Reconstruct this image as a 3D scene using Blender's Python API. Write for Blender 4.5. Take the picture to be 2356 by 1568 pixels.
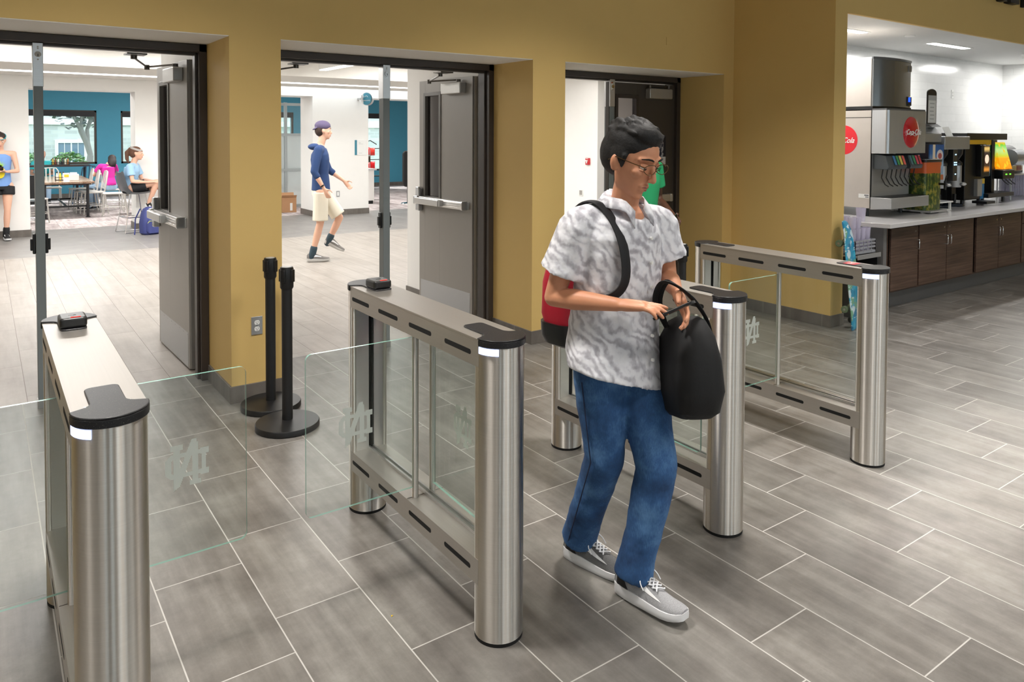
import bpy, math, random
from mathutils import Vector, Matrix, Euler
R = math.radians
PI = math.pi
random.seed(7)
SC = bpy.context.scene
COL = SC.collection
for _o in list(bpy.data.objects): bpy.data.objects.remove(_o)
# ------------------------------------------------------------ camera (2356x1568, shift lens, eye 1.655 m)
cd = bpy.data.cameras.new('camera'); cam = bpy.data.objects.new('camera', cd); COL.objects.link(cam)
cd.sensor_width = 36.0; cd.lens = 36.0 * 1716.354 / 2356.0; cd.shift_y = -416.81 / 2356.0
cd.clip_start = 0.05; cd.clip_end = 300
yaw, pit, rol = R(35.37596), R(1.89475), R(0.26035)
r0 = Vector((math.cos(yaw), -math.sin(yaw), 0)); h0 = Vector((math.sin(yaw), math.cos(yaw), 0))
fw = h0 * math.cos(pit) - Vector((0, 0, 1)) * math.sin(pit)
u0 = h0 * math.sin(pit) + Vector((0, 0, 1)) * math.cos(pit)
rt = r0 * math.cos(rol) + u0 * math.sin(rol); up = u0 * math.cos(rol) - r0 * math.sin(rol)
cm = Matrix.Identity(4)
for i in range(3):
    cm[i][0] = rt[i]; cm[i][1] = up[i]; cm[i][2] = -fw[i]; cm[i][3] = (0, 0, 1.655)[i]
cam.matrix_world = cm
SC.camera = cam
# ------------------------------------------------------------ colour management, world, lights
SC.view_settings.view_transform = 'Standard'; SC.view_settings.look = 'None'
SC.view_settings.gamma = 1.0; SC.view_settings.use_curve_mapping = False
SC.view_settings.exposure = 0.0
wd = bpy.data.worlds.new('sky'); SC.world = wd; wd.use_nodes = True
bg = wd.node_tree.nodes['Background']; bg.inputs[0].default_value = (0.78, 0.9, 1.0, 1); bg.inputs[1].default_value = 3.6

def area(name, loc, size, power, color=(1, 1, 1), rot=(0, 0, 0), spread=180):
    l = bpy.data.lights.new(name, 'AREA'); l.shape = 'RECTANGLE'; l.size, l.size_y = size
    l.energy = power; l.color = color; l.spread = R(spread)
    o = bpy.data.objects.new(name, l); COL.objects.link(o); o.location = loc; o.rotation_euler = rot
    return o
WARM = (1.0, 0.955, 0.90); WHITE = (1.0, 0.985, 0.96)
# hall ceiling lamps
for x, y, p in [(0.45, 2.6, 62), (3.4, 2.6, 66), (6.8, 1.2, 40), (-2.6, 2.2, 36)]:
    area('hall_lamp', (x, y, 3.9), (0.5, 0.5), p, WARM, spread=112)
for x, y, p in [(1.6, -1.0, 58), (5.2, -1.2, 60), (9.2, -1.0, 50), (-2.4, -1.6, 40), (3.2, -4.0, 60), (8.5, -3.8, 50)]:
    area('hall_lamp', (x, y, 3.9), (1.2, 0.4), p, WARM, spread=138)
# added narrow area light, shaped to lay the pale band across the right floor
area('floor_band_fill', (4.0, 1.62, 3.9), (2.3, 0.12), 8, (1, 0.98, 0.95), (0, 0, R(13)), spread=20)
# corridor ceiling lamps behind the doors
for x, y, p in [(0.5, 8.4, 72), (3.2, 8.6, 48), (5.0, 8.2, 50), (7.2, 8.0, 62), (-3.0, 8.2, 52), (2.2, 10.6, 80), (5.8, 10.6, 76), (0.2, 10.8, 60)]:
    area('corridor_lamp', (x, y, 2.83), (1.4, 0.35), p, WHITE)
for x, y in [(0.3, 12.4), (3.2, 12.4), (6.2, 12.4)]: area('corridor_slot_lamp', (x, y, 2.54), (2.4, 0.1), 26, WHITE)
for x, y, p in [(1.3, 16.5, 140), (3.6, 18.4, 110), (-1.5, 17.5, 80), (7.0, 17.2, 110), (9.6, 16.0, 80)]:
    area('dining_lamp', (x, y, 2.95), (1.2, 0.6), p, WHITE)
# beverage alcove
for x in (7.0, 9.3, 12.0):
    area('alcove_lamp', (x, 4.22, 2.70), (0.85, 0.1), 26, WHITE)
sun = bpy.data.lights.new('sun', 'SUN'); sun.energy = 8.0; sun.angle = R(1); so = bpy.data.objects.new('sun', sun); COL.objects.link(so)
so.rotation_euler = (R(50), 0, R(-150))

# ------------------------------------------------------------ materials
def lin(c):
    return tuple(((v / 255) / 12.92 if v / 255 <= 0.04045 else ((v / 255 + 0.055) / 1.055) ** 2.4) for v in c)
MATS = {}
class NT:
    def __init__(s, name):
        s.m = bpy.data.materials.new(name); s.m.use_nodes = True; s.t = s.m.node_tree; s.n = s.t.nodes
        s.b = s.n['Principled BSDF']; s.out = s.n['Material Output']
    def new(s, ty, **kw):
        n = s.n.new(ty)
        for k, v in kw.items(): setattr(n, k, v)
        return n
    def l(s, a, b): s.t.links.new(a, b)
    def math(s, op, a, b=None, c=None):
        n = s.n.new('ShaderNodeMath'); n.operation = op
        for i, v in enumerate((a, b, c)):
            if v is None: continue
            if isinstance(v, (int, float)): n.inputs[i].default_value = v
            else: s.l(v, n.inputs[i])
        return n.outputs[0]
    def mix(s, f, a, b, mode='MIX'):
        n = s.n.new('ShaderNodeMix'); n.data_type = 'RGBA'; n.blend_type = mode
        for sock, v in ((n.inputs[0], f), (n.inputs[6], a), (n.inputs[7], b)):
            if isinstance(v, (int, float)): sock.default_value = v
            elif isinstance(v, tuple): sock.default_value = (*v[:3], 1)
            else: s.l(v, sock)
        return n.outputs[2]
    def coord(s, scale=(1, 1, 1), kind='Object'):
        tc = s.n.new('ShaderNodeTexCoord'); mp = s.n.new('ShaderNodeMapping'); mp.inputs['Scale'].default_value = scale
        s.l(tc.outputs[kind], mp.inputs[0]); return mp.outputs[0]
    def noise(s, vec, scale, detail=4, rough=0.6):
        n = s.n.new('ShaderNodeTexNoise'); n.inputs['Scale'].default_value = scale; n.inputs['Detail'].default_value = detail
        n.inputs['Roughness'].default_value = rough
        if vec is not None: s.l(vec, n.inputs['Vector'])
        return n.outputs['Fac']
    def ramp(s, fac, stops):
        n = s.n.new('ShaderNodeValToRGB'); e = n.color_ramp.elements
        while len(e) < len(stops): e.new(0.5)
        for i, (p, c) in enumerate(stops):
            e[i].position = p; e[i].color = (*c, 1) if len(c) == 3 else c
        s.l(fac, n.inputs[0]); return n.outputs[0]
    def bump(s, h, strength, dist=0.01):
        n = s.n.new('ShaderNodeBump'); n.inputs['Strength'].default_value = strength; n.inputs['Distance'].default_value = dist
        s.l(h, n.inputs['Height']); s.l(n.outputs[0], s.b.inputs['Normal'])

def mat(name, rgb, rough=0.5, metal=0.0, var=0.0, scale=8, bump=0.0, bscale=60, spec=0.5, coat=0.0, alpha=1.0):
    if name in MATS: return MATS[name]
    t = NT(name); c = lin(rgb); b = t.b
    b.inputs['Roughness'].default_value = rough; b.inputs['Metallic'].default_value = metal
    b.inputs['Specular IOR Level'].default_value = spec; b.inputs['Coat Weight'].default_value = coat
    v = t.coord()
    f = t.noise(v, scale)
    if var <= 0: var = 0.04
    lo = tuple(max(0, x * (1 - var)) for x in c); hi = tuple(min(1, x * (1 + var)) for x in c)
    t.l(t.mix(f, lo, hi), b.inputs['Base Color'])
    if bump: t.bump(t.noise(v, bscale), bump, 0.003)
    if alpha < 1: b.inputs['Alpha'].default_value = alpha
    MATS[name] = t.m; return t.m

def emis(name, rgb, strength):
    if name in MATS: return MATS[name]
    t = NT(name); e = t.new('ShaderNodeEmission'); e.inputs[0].default_value = (*lin(rgb), 1); e.inputs[1].default_value = strength
    t.l(e.outputs[0], t.out.inputs[0]); MATS[name] = t.m; return t.m

def steel(name, rgb, rough, axis, metal=1.0, aniso=0.0):
    """brushed metal: fine streaks running along the axis"""
    if name in MATS: return MATS[name]
    t = NT(name); c = lin(rgb); b = t.b
    sc = {'x': (1.5, 180, 180), 'y': (180, 1.5, 180), 'z': (180, 180, 1.5), 'h': (2, 2, 260)}[axis]
    f = t.noise(t.coord(sc), 1.0, 3, 0.7); g = t.noise(t.coord((2, 2, 2)), 1.5, 2)
    t.l(t.mix(f, tuple(x * 0.9 for x in c), tuple(min(1, x * 1.07) for x in c)), b.inputs['Base Color'])
    b.inputs['Metallic'].default_value = metal
    t.l(t.math('ADD', t.math('MULTIPLY', f, 0.10), rough - 0.05), b.inputs['Roughness'])
    t.bump(f, 0.12, 0.0006)
    if aniso:
        tg = t.new('ShaderNodeTangent'); tg.direction_type = 'RADIAL'; tg.axis = 'Z'
        b.inputs['Anisotropic'].default_value = aniso; b.inputs['Anisotropic Rotation'].default_value = .25; t.l(tg.outputs[0], b.inputs['Tangent'])
    MATS[name] = t.m; return t.m

def glass(name, tint=(0.975, 0.99, 0.984), refl=1.0):
    """thin clear glass: tinted see-through plus fresnel reflection"""
    if name in MATS: return MATS[name]
    t = NT(name); t.n.remove(t.b)
    tr = t.new('ShaderNodeBsdfTransparent'); tr.inputs[0].default_value = (*tint, 1)
    gl = t.new('ShaderNodeBsdfGlossy'); gl.inputs['Roughness'].default_value = 0.02
    lw = t.new('ShaderNodeLayerWeight'); lw.inputs[0].default_value = .5
    f5 = t.math('ADD', t.math('MULTIPLY', t.math('POWER', lw.outputs['Facing'], 5.0), .6), .03)
    ms = t.new('ShaderNodeMixShader'); t.l(t.math('MULTIPLY', f5, refl), ms.inputs[0])
    t.l(tr.outputs[0], ms.inputs[1]); t.l(gl.outputs[0], ms.inputs[2]); t.l(ms.outputs[0], t.out.inputs[0])
    MATS[name] = t.m; return t.m

def frosted(name, rgb, a):
    if name in MATS: return MATS[name]
    t = NT(name); t.b.inputs['Base Color'].default_value = (*lin(rgb), 1); t.b.inputs['Roughness'].default_value = 0.7; t.b.inputs['Alpha'].default_value = a
    MATS[name] = t.m; return t.m

def tile_mat(name, ax, w, x0, l, y0, base, dark, light, grout, gw, rough, var, step=1 / 3, streak=True, spec=0.4):
    """running bond floor: courses of width w along x, tiles of length l along y, each course shifted by step"""
    t = NT(name); b = t.b
    tc = t.new('ShaderNodeTexCoord'); sp = t.new('ShaderNodeSeparateXYZ'); t.l(tc.outputs['Object'], sp.inputs[0])
    X, Y = sp.outputs[ax[0]], sp.outputs[ax[1]]
    u = t.math('DIVIDE', t.math('SUBTRACT', X, x0), w); iu = t.math('FLOOR', u); fu = t.math('FRACT', u)
    v = t.math('SUBTRACT', t.math('DIVIDE', t.math('SUBTRACT', Y, y0), l), t.math('MULTIPLY', iu, step))
    iv = t.math('FLOOR', v); fv = t.math('FRACT', v)
    du = t.math('MULTIPLY', t.math('MINIMUM', fu, t.math('SUBTRACT', 1.0, fu)), w)
    dv = t.math('MULTIPLY', t.math('MINIMUM', fv, t.math('SUBTRACT', 1.0, fv)), l)
    d = t.math('MINIMUM', du, dv)
    g = t.math('LESS_THAN', d, gw / 2)
    cb = t.new('ShaderNodeCombineXYZ'); t.l(iu, cb.inputs[0]); t.l(iv, cb.inputs[1])
    wn = t.new('ShaderNodeTexWhiteNoise'); wn.noise_dimensions = '2D'; t.l(cb.outputs[0], wn.inputs[0])
    # local coords shifted per tile so that each tile has its own figure
    ad = t.new('ShaderNodeVectorMath'); ad.operation = 'ADD'; t.l(tc.outputs['Object'], ad.inputs[0])
    ms = t.new('ShaderNodeVectorMath'); ms.operation = 'SCALE'; t.l(wn.outputs['Color'], ms.inputs[0]); ms.inputs[3].default_value = 40
    t.l(ms.outputs[0], ad.inputs[1])
    mp = t.new('ShaderNodeMapping'); t.l(ad.outputs[0], mp.inputs[0])
    sc = [3.0, 3.0, 3.0]
    if streak: sc[ax[0]] = 14.0; sc[ax[1]] = 1.2
    mp.inputs['Scale'].default_value = sc
    n1 = t.noise(mp.outputs[0], 1.0, 8, 0.62)
    mp2 = t.new('ShaderNodeMapping'); t.l(ad.outputs[0], mp2.inputs[0]); mp2.inputs['Scale'].default_value = (3, 3, 3)
    n2 = t.noise(mp2.outputs[0], 1.4, 7, 0.7); n3 = t.noise(mp2.outputs[0], 60, 3, 0.6)
    c1 = t.ramp(n1, [(0.3, lin(dark)), (0.5, lin(base)), (0.72, lin(light))])
    c2 = t.ramp(n2, [(0.32, lin(dark)), (0.5, lin(base)), (0.7, lin(light))])
    c = t.mix(0.5, c1, c2)
    k = t.math('ADD', t.math('MULTIPLY', t.math('SUBTRACT', wn.outputs['Value'], 0.5), var), 1.0)
    k = t.math('MULTIPLY', k, t.math('ADD', 0.93, t.math('MULTIPLY', n3, 0.14)))
    kc = t.new('ShaderNodeCombineColor'); [t.l(k, kc.inputs[i]) for i in range(3)]
    c = t.mix(1.0, c, kc.outputs[0], 'MULTIPLY')
    c = t.mix(g, c, lin(grout))
    t.l(c, b.inputs['Base Color'])
    t.l(t.math('ADD', t.math('MULTIPLY', n2, 0.2), t.math('ADD', rough - 0.1, t.math('MULTIPLY', g, 0.3))), b.inputs['Roughness'])
    b.inputs['Specular IOR Level'].default_value = spec
    t.bump(t.math('ADD', t.math('MULTIPLY', n3, 0.25), t.math('MULTIPLY', g, -1.0)), 0.25, 0.0015)
    MATS[name] = t.m; return t.m

def wood_mat(name, dark, mid, light, axis=0, rough=0.45):
    if name in MATS: return MATS[name]
    t = NT(name); sc = [70.0, 70.0, 70.0]; sc[axis] = 2.2
    a = t.noise(t.coord(tuple(sc)), 1.0, 5, 0.65); s2 = [9.0, 9.0, 9.0]; s2[axis] = 0.8
    c = t.noise(t.coord(tuple(s2)), 1.0, 3, 0.5)
    f = t.math('ADD', t.math('MULTIPLY', a, 0.6), t.math('MULTIPLY', c, 0.4))
    t.l(t.ramp(f, [(0.36, lin(dark)), (0.5, lin(mid)), (0.66, lin(light))]), t.b.inputs['Base Color'])
    t.b.inputs['Roughness'].default_value = rough; MATS[name] = t.m; return t.m

def graphic(name, fn, rough=0.35, emit=0.0):
    """a printed panel whose picture is computed from generated coordinates"""
    if name in MATS: return MATS[name]
    t = NT(name); tc = t.new('ShaderNodeTexCoord'); c = fn(t, tc.outputs['Generated'])
    t.l(c, t.b.inputs['Base Color']); t.b.inputs['Roughness'].default_value = rough
    if emit: t.l(c, t.b.inputs['Emission Color']); t.b.inputs['Emission Strength'].default_value = emit
    MATS[name] = t.m; return t.m

# ------------------------------------------------------------ mesh helpers
class MB:
    def __init__(s): s.v = []; s.f = []; s.mi = []; s.T = None
    def add(s, vs, fs, m=0):
        o = len(s.v)
        if s.T is not None: vs = [s.T @ Vector(p) for p in vs]
        s.v += [tuple(p) for p in vs]; s.f += [tuple(i + o for i in f) for f in fs]; s.mi += [m] * len(fs); return s
    def box(s, x0, x1, y0, y1, z0, z1, m=0):
        if x0 > x1: x0, x1 = x1, x0
        if y0 > y1: y0, y1 = y1, y0
        if z0 > z1: z0, z1 = z1, z0
        v = [(x0, y0, z0), (x1, y0, z0), (x1, y1, z0), (x0, y1, z0), (x0, y0, z1), (x1, y0, z1), (x1, y1, z1), (x0, y1, z1)]
        return s.add(v, [(0, 3, 2, 1), (4, 5, 6, 7), (0, 1, 5, 4), (1, 2, 6, 5), (2, 3, 7, 6), (3, 0, 4, 7)], m)
    def rings(s, rings, m=0, caps=True, closed=False):
        n = len(rings[0]); vs = [p for r in rings for p in r]; fs = []
        k = len(rings)
        for i in range(k if closed else k - 1):
            a, b = i * n, ((i + 1) % k) * n
            for j in range(n):
                j2 = (j + 1) % n; fs.append((a + j, a + j2, b + j2, b + j))
        if caps and not closed:
            fs.append(tuple(range(n - 1, -1, -1))); fs.append(tuple((k - 1) * n + j for j in range(n)))
        return s.add(vs, fs, m)
    def tube(s, pts, r, seg=12, m=0, caps=True, ry=None, upv=None, closed=False):
        pts = [Vector(p) for p in pts]; n = len(pts)
        rs = r if isinstance(r, (list, tuple)) else [r] * n
        rings = []; prev = None
        for i, p in enumerate(pts):
            if closed: d = pts[(i + 1) % n] - pts[i - 1]
            else: d = pts[min(i + 1, n - 1)] - pts[max(i - 1, 0)]
            if d.length < 1e-9: d = Vector((0, 0, 1))
            d.normalize()
            if prev is None:
                u = Vector(upv) if upv else (Vector((0, 0, 1)) if abs(d.z) < 0.9 else Vector((1, 0, 0)))
            else: u = prev
            u = (u - d * u.dot(d)).normalized(); prev = u; w = d.cross(u)
            a = rs[i]; b2 = a if ry is None else (ry[i] if isinstance(ry, (list, tuple)) else ry)
            rings.append([p + u * (a * math.cos(2 * PI * j / seg)) + w * (b2 * math.sin(2 * PI * j / seg)) for j in range(seg)])
        return s.rings(rings, m, caps, closed)
    def cyl(s, c, r, z0, z1, seg=32, m=0, r1=None):
        return s.tube([(c[0], c[1], z0), (c[0], c[1], z1)], [r, r if r1 is None else r1], seg, m, upv=(1, 0, 0))
    def rod(s, a, b, r, seg=12, m=0): return s.tube([a, b], r, seg, m)
    def lathe(s, prof, c=(0, 0, 0), seg=32, m=0, caps=True):
        return s.rings([[(c[0] + r * math.cos(2 * PI * j / seg), c[1] + r * math.sin(2 * PI * j / seg), c[2] + z) for j in range(seg)] for r, z in prof], m, caps)
    def prism(s, poly, a, b, axis='z', m=0):
        """poly: list of 2d points; axis z: (x,y) x: (y,z) y: (x,z)"""
        def P(p, t): return {'z': (p[0], p[1], t), 'x': (t, p[0], p[1]), 'y': (p[0], t, p[1])}[axis]
        n = len(poly); v = [P(p, a) for p in poly] + [P(p, b) for p in poly]
        fs = [tuple(range(n)), tuple(range(2 * n - 1, n - 1, -1))] + [(i, i + n, (i + 1) % n + n, (i + 1) % n) for i in range(n)]
        return s.add(v, fs, m)
    def ell(s, c, r, seg=16, rg=10, m=0, rot=None):
        c = Vector(c); r = (r, r, r) if isinstance(r, (int, float)) else r
        vs = []; Mx = Euler(rot).to_matrix() if rot else None
        for i in range(1, rg):
            th = PI * i / rg
            for j in range(seg):
                ph = 2 * PI * j / seg
                p = Vector((r[0] * math.sin(th) * math.cos(ph), r[1] * math.sin(th) * math.sin(ph), r[2] * math.cos(th)))
                vs.append(c + (Mx @ p if Mx else p))
        t = Vector((0, 0, r[2])); b = Vector((0, 0, -r[2]))
        vs += [c + (Mx @ t if Mx else t), c + (Mx @ b if Mx else b)]
        N = len(vs); fs = []
        for i in range(rg - 2):
            for j in range(seg):
                fs.append((i * seg + j, (i + 1) * seg + j, (i + 1) * seg + (j + 1) % seg, i * seg + (j + 1) % seg))
        for j in range(seg):
            fs.append((N - 2, j, (j + 1) % seg)); fs.append((N - 1, (rg - 2) * seg + (j + 1) % seg, (rg - 2) * seg + j))
        return s.add(vs, fs, m)
    def cap_chain(s, pts, rs, seg=14, flat=None, upv=None):
        """sphere-swept limb with round ends; flat scales the second radius"""
        P = [Vector(p) for p in pts]; R_ = list(rs)
        d0 = (P[0] - P[1]).normalized(); d1 = (P[-1] - P[-2]).normalized()
        pre = [(P[0] + d0 * R_[0] * k, R_[0] * math.sqrt(max(0.0001, 1 - k * k))) for k in (0.98, 0.8, 0.45)]
        post = [(P[-1] + d1 * R_[-1] * k, R_[-1] * math.sqrt(max(0.0001, 1 - k * k))) for k in (0.45, 0.8, 0.98)]
        allp = [a for a, _ in pre] + P + [a for a, _ in post]; allr = [b for _, b in pre] + R_ + [b for _, b in post]
        if flat is None: ry = None
        else: ry = [x * flat for x in allr]
        return s.tube(allp, allr, seg, 0, True, ry, upv)

def rrect(x0, x1, y0, y1, r, n=5):
    out = []
    for cx, cy, a0 in ((x1 - r, y1 - r, 0), (x0 + r, y1 - r, 90), (x0 + r, y0 + r, 180), (x1 - r, y0 + r, 270)):
        for i in range(n + 1):
            a = R(a0 + 90 * i / n); out.append((cx + r * math.cos(a), cy + r * math.sin(a)))
    return out

def obj(name, mb, mats, parent=None, smooth=True, bevel=0.0, angle=35, label=None, loc=None, segs=2):
    me = bpy.data.meshes.new(name); me.from_pydata(mb.v, [], mb.f)
    if not isinstance(mats, (list, tuple)): mats = [mats]
    for m_ in mats: me.materials.append(m_)
    me.polygons.foreach_set('material_index', mb.mi)
    me.update()
    if smooth:
        me.polygons.foreach_set('use_smooth', [True] * len(me.polygons))
        try: me.set_sharp_from_angle(angle=R(angle))
        except Exception: pass
    o = bpy.data.objects.new(name, me); COL.objects.link(o)
    if parent: o.parent = parent
    if loc: o.location = loc
    if bevel:
        b = o.modifiers.new('round', 'BEVEL'); b.width = bevel; b.segments = segs; b.limit_method = 'ANGLE'; b.angle_limit = R(40); b.harden_normals = False
    if label: o['label'] = label
    return o

def remeshed(name, mb, m, parent=None, voxel=0.006, smooth=4, label=None):
    o = obj(name, mb, m, parent, smooth=False, label=label)
    r = o.modifiers.new('surface', 'REMESH'); r.mode = 'VOXEL'; r.voxel_size = voxel; r.use_smooth_shade = True
    s = o.modifiers.new('soft', 'SMOOTH'); s.factor = 0.5; s.iterations = smooth
    return o

def tag(o, label, cat, group=None, kind=None):
    o['label'] = label; o['category'] = cat
    if group: o['group'] = group
    if kind: o['kind'] = kind
    return o
def thing(name, label, cat, loc=(0, 0, 0), rz=0, group=None, rot=None):
    o = bpy.data.objects.new(name, None); COL.objects.link(o); o.location = loc; o.rotation_euler = rot if rot else (0, 0, rz)
    o.empty_display_size = 0.1
    return tag(o, label, cat, group)
def struct(name, mb, m, parent=None, **k):
    o = obj(name, mb, m, parent, **k)
    if parent is None: o['kind'] = 'structure'
    return o
def kids(o): return [c for c in bpy.data.objects if c.parent == o]
def dup(o, loc=None, rz=None, label=None, group=None, parent=None, rot=None):
    c = o.copy(); COL.objects.link(c)
    if parent: c.parent = parent; c.matrix_parent_inverse = o.matrix_parent_inverse.copy()
    if loc is not None: c.location = loc
    if rz is not None: c.rotation_euler = (0, 0, rz)
    if rot is not None: c.rotation_euler = rot
    if label: c['label'] = label
    if group: c['group'] = group
    for k in list(kids(o)): dup(k, parent=c)
    return c
def text_mesh(name, body, size, m, parent=None, loc=(0, 0, 0), rot=(0, 0, 0), depth=0.001, shear=0.0, align='CENTER', sx=1.0, bold=0.0):
    cu = bpy.data.curves.new(name, 'FONT'); cu.body = body; cu.size = size; cu.extrude = depth; cu.shear = shear; cu.align_x = align; cu.align_y = 'CENTER'
    cu.offset = bold
    t = bpy.data.objects.new(name + '_tmp', cu); COL.objects.link(t)
    dg = bpy.context.evaluated_depsgraph_get(); me = bpy.data.meshes.new_from_object(t.evaluated_get(dg)); bpy.data.objects.remove(t)
    me.name = name; me.materials.clear(); me.materials.append(m)
    o = bpy.data.objects.new(name, me); COL.objects.link(o); o.location = loc; o.rotation_euler = rot; o.scale = (sx, 1, 1)
    if parent: o.parent = parent
    return o

# common materials
YEL = mat('golden_wall_paint', (212, 180, 114), 0.7, var=0.03, scale=3, bump=0.06, bscale=350, spec=0.3)
OFFW = mat('off_white_paint', (240, 238, 234), 0.75, var=0.02, bump=0.03, bscale=300)
CEILW = mat('ceiling_white', (225, 222, 216), 0.85)
TEAL = mat('teal_wall_paint', (70, 146, 172), 0.7, var=0.04)
FRAME = mat('dark_bronze_frame', (62, 54, 48), 0.4, spec=0.4)
DOORG = mat('warm_grey_door_paint', (150, 145, 138), 0.38, var=0.03)
BLACKP = mat('black_plastic', (22, 22, 23), 0.35)
BLACKM = mat('matt_black_metal', (26, 26, 27), 0.42, bump=0.04, bscale=400)
COLST = steel('brushed_column_steel', (216, 211, 204), 0.36, 'h', aniso=1.0)
BEAMST = steel('brushed_beam_steel', (194, 190, 185), 0.43, 'y')
ALU = steel('satin_aluminium', (200, 200, 200), 0.33, 'x')
STX = steel('stainless_sheet', (178, 179, 180), 0.36, 'x', metal=.6)
CHROME = mat('chrome', (215, 215, 215), 0.12, 1.0)
BLACKR = mat('black_void', (10, 10, 10), 0.9)
WHITEP = mat('white_plastic', (235, 235, 232), 0.35)
GLASS = glass('clear_glass', (0.965, 0.986, 0.978))
GEDGE = mat('green_glass_edge', (132, 178, 164), 0.15, alpha=.75)
REDP = mat('red_enamel', (190, 22, 34), 0.2, coat=0.6)
# ============================================================ THE SETTING
WY, FY = 4.685, 5.228            # hall face of the golden wall, face of the door frames
HZ = 2.249                        # head height of the three recessed openings
OPEN = [(-0.76, 1.225), (1.539, 3.524), (3.851, 5.820)]
HALL_T = tile_mat('hall_floor_tile', (0, 1), 0.3083, 0.792, 0.606, 2.50, (114, 110, 105), (84, 80, 76), (144, 141, 136), (182, 179, 174), 0.0045, 0.36, 0.22)
PLANK = tile_mat('pale_wood_look_tile', (0, 1), 0.203, 0.0, 1.2, 0.3, (158, 151, 143), (138, 129, 120), (174, 168, 161), (120, 112, 104), 0.003, 0.4, 0.08, step=0.37)
DARKT = tile_mat('dark_corridor_tile', (0, 1), 0.61, 0.1, 0.61, 0.3, (132, 129, 126), (116, 112, 109), (148, 145, 142), (172, 168, 164), 0.006, 0.42, 0.1, step=0.0, streak=False)
CARPET = tile_mat('carpet_squares', (0, 1), 0.5, 0.1, 0.9, 0.1, (172, 162, 160), (112, 100, 100), (214, 208, 206), (120, 112, 110), 0.004, 0.9, 0.3, step=0.5, spec=0.1)
BBT = tile_mat('baseboard_tile', (0, 1), 0.6, 0.1, 40.0, 0.0, (106, 100, 94), (92, 87, 82), (122, 116, 110), (150, 145, 138), 0.003, 0.45, 0.1)
BBY = tile_mat('baseboard_tile_side', (1, 0), 0.6, 0.1, 40.0, 0.0, (106, 100, 94), (92, 87, 82), (122, 116, 110), (150, 145, 138), 0.003, 0.45, 0.1)
WTILE = tile_mat('white_wall_tile', (2, 0), 0.102, 0.03, 0.405, 0.1, (226, 226, 224), (221, 221, 219), (231, 231, 229), (196, 196, 194), 0.003, 0.16, 0.05, step=0.5, streak=False, spec=0.6)
WTILEY = tile_mat('white_wall_tile_side', (2, 1), 0.102, 0.03, 0.405, 0.1, (226, 226, 224), (221, 221, 219), (231, 231, 229), (196, 196, 194), 0.003, 0.16, 0.05, step=0.5, streak=False, spec=0.6)

struct('floor', MB().box(-5, 16, -6, 5.40, -0.1, 0), HALL_T, smooth=False)
struct('floor', MB().box(-7, 14, 5.40, 11.75, -0.1, 0), PLANK, smooth=False)
struct('floor', MB().box(-7, 14, 11.75, 14.95, -0.1, 0), DARKT, smooth=False)
struct('floor', MB().box(-7, 14, 14.95, 22.0, -0.1, 0), CARPET, smooth=False)
# golden wall with its openings
w = MB()
w.box(-5, OPEN[0][0], WY, FY + .17, 0, HZ)
for a, b in ((OPEN[0][1], OPEN[1][0]), (OPEN[1][1], OPEN[2][0]), (OPEN[2][1], 5.962)): w.box(a, b, WY, FY + .17, 0, HZ)
w.box(-5, 5.962, WY, FY + .17, HZ, 3.95)
struct('wall_back', w, YEL, smooth=False)
sf = MB()
for a, b in OPEN: sf.box(a + .001, b - .001, WY + .002, FY, HZ - .004, HZ + .0005)
struct('trim_1', sf, OFFW, smooth=False)
struct('wall_right', MB().box(5.962, 6.146, 3.63, FY + .17, 0, 3.95), YEL, smooth=False)
struct('wall_front_header', MB().box(6.146, 16, 3.63, 3.665, 2.73, 3.95), YEL, smooth=False)
struct('wall_left', MB().box(-5.15, -5, -6, FY, 0, 3.95), OFFW, smooth=False)
wf0 = MB(); xx = -5
for i, a in enumerate((-4.0, -1.2, 1.6, 4.4, 7.2, 10.0, 12.8)):  # unseen windows, added for daylight and bright upright reflections in the steel columns
    wf0.box(xx, a, -6.15, -6, 0, 3.95).box(a, a + 1.3, -6.15, -6, 0, .5).box(a, a + 1.3, -6.15, -6, 2.9, 3.95); xx = a + 1.3
    f_ = MB()
    for q in ((a, a + .06, .5, 2.9), (a + 1.24, a + 1.3, .5, 2.9), (a, a + 1.3, .5, .56), (a, a + 1.3, 2.84, 2.9), (a + .62, a + .68, .5, 2.9)): f_.box(q[0], q[1], -6.11, -6.02, q[2], q[3])
    e_ = struct('window_%d' % (10 + i), f_, FRAME, smooth=False); obj('window_pane', MB().box(a + .06, a + 1.24, -6.07, -6.062, .56, 2.84), GLASS, e_, smooth=False)
wf0.box(xx, 16, -6.15, -6, 0, 3.95); struct('wall_front', wf0, mat('pale_wall_paint', (196, 186, 168), 0.7), smooth=False)
struct('wall_far_right', MB().box(16, 16.15, -6, 3.63, 0, 3.95), YEL, smooth=False)
struct('ceiling', MB().box(-5, 16, -6, FY, 3.95, 4.05), CEILW, smooth=False)
# baseboards: hall
def bb(n, x0, x1, y0, y1, side=False): struct('baseboard_' + n, MB().box(x0, x1, y0, y1, 0.0, 0.104), BBY if side else BBT, smooth=False, bevel=0.0015)
T = .012
for n, (a, b) in (('pillar_1', (1.225, 1.539)), ('pillar_2', (3.524, 3.851))):
    bb(n, a - T, b + T, WY - T, WY); bb(n + '_left', a - T, a, WY, FY - .002, True); bb(n + '_right', b, b + T, WY, FY - .002, True)
bb('left', -5, OPEN[0][0] + T, WY - T, WY); bb('corner', 5.82 - T, 5.962, WY - T, WY); bb('reveal', 5.82 - T, 5.82, WY, FY - .002, True)
bb('right', 5.962 - T, 5.962, 3.63 - T, WY - T, True); bb('right_end', 5.962, 6.146 + T, 3.63 - T, 3.63); bb('right_back', 6.146, 6.146 + T, 3.63, 4.2, True)
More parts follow.
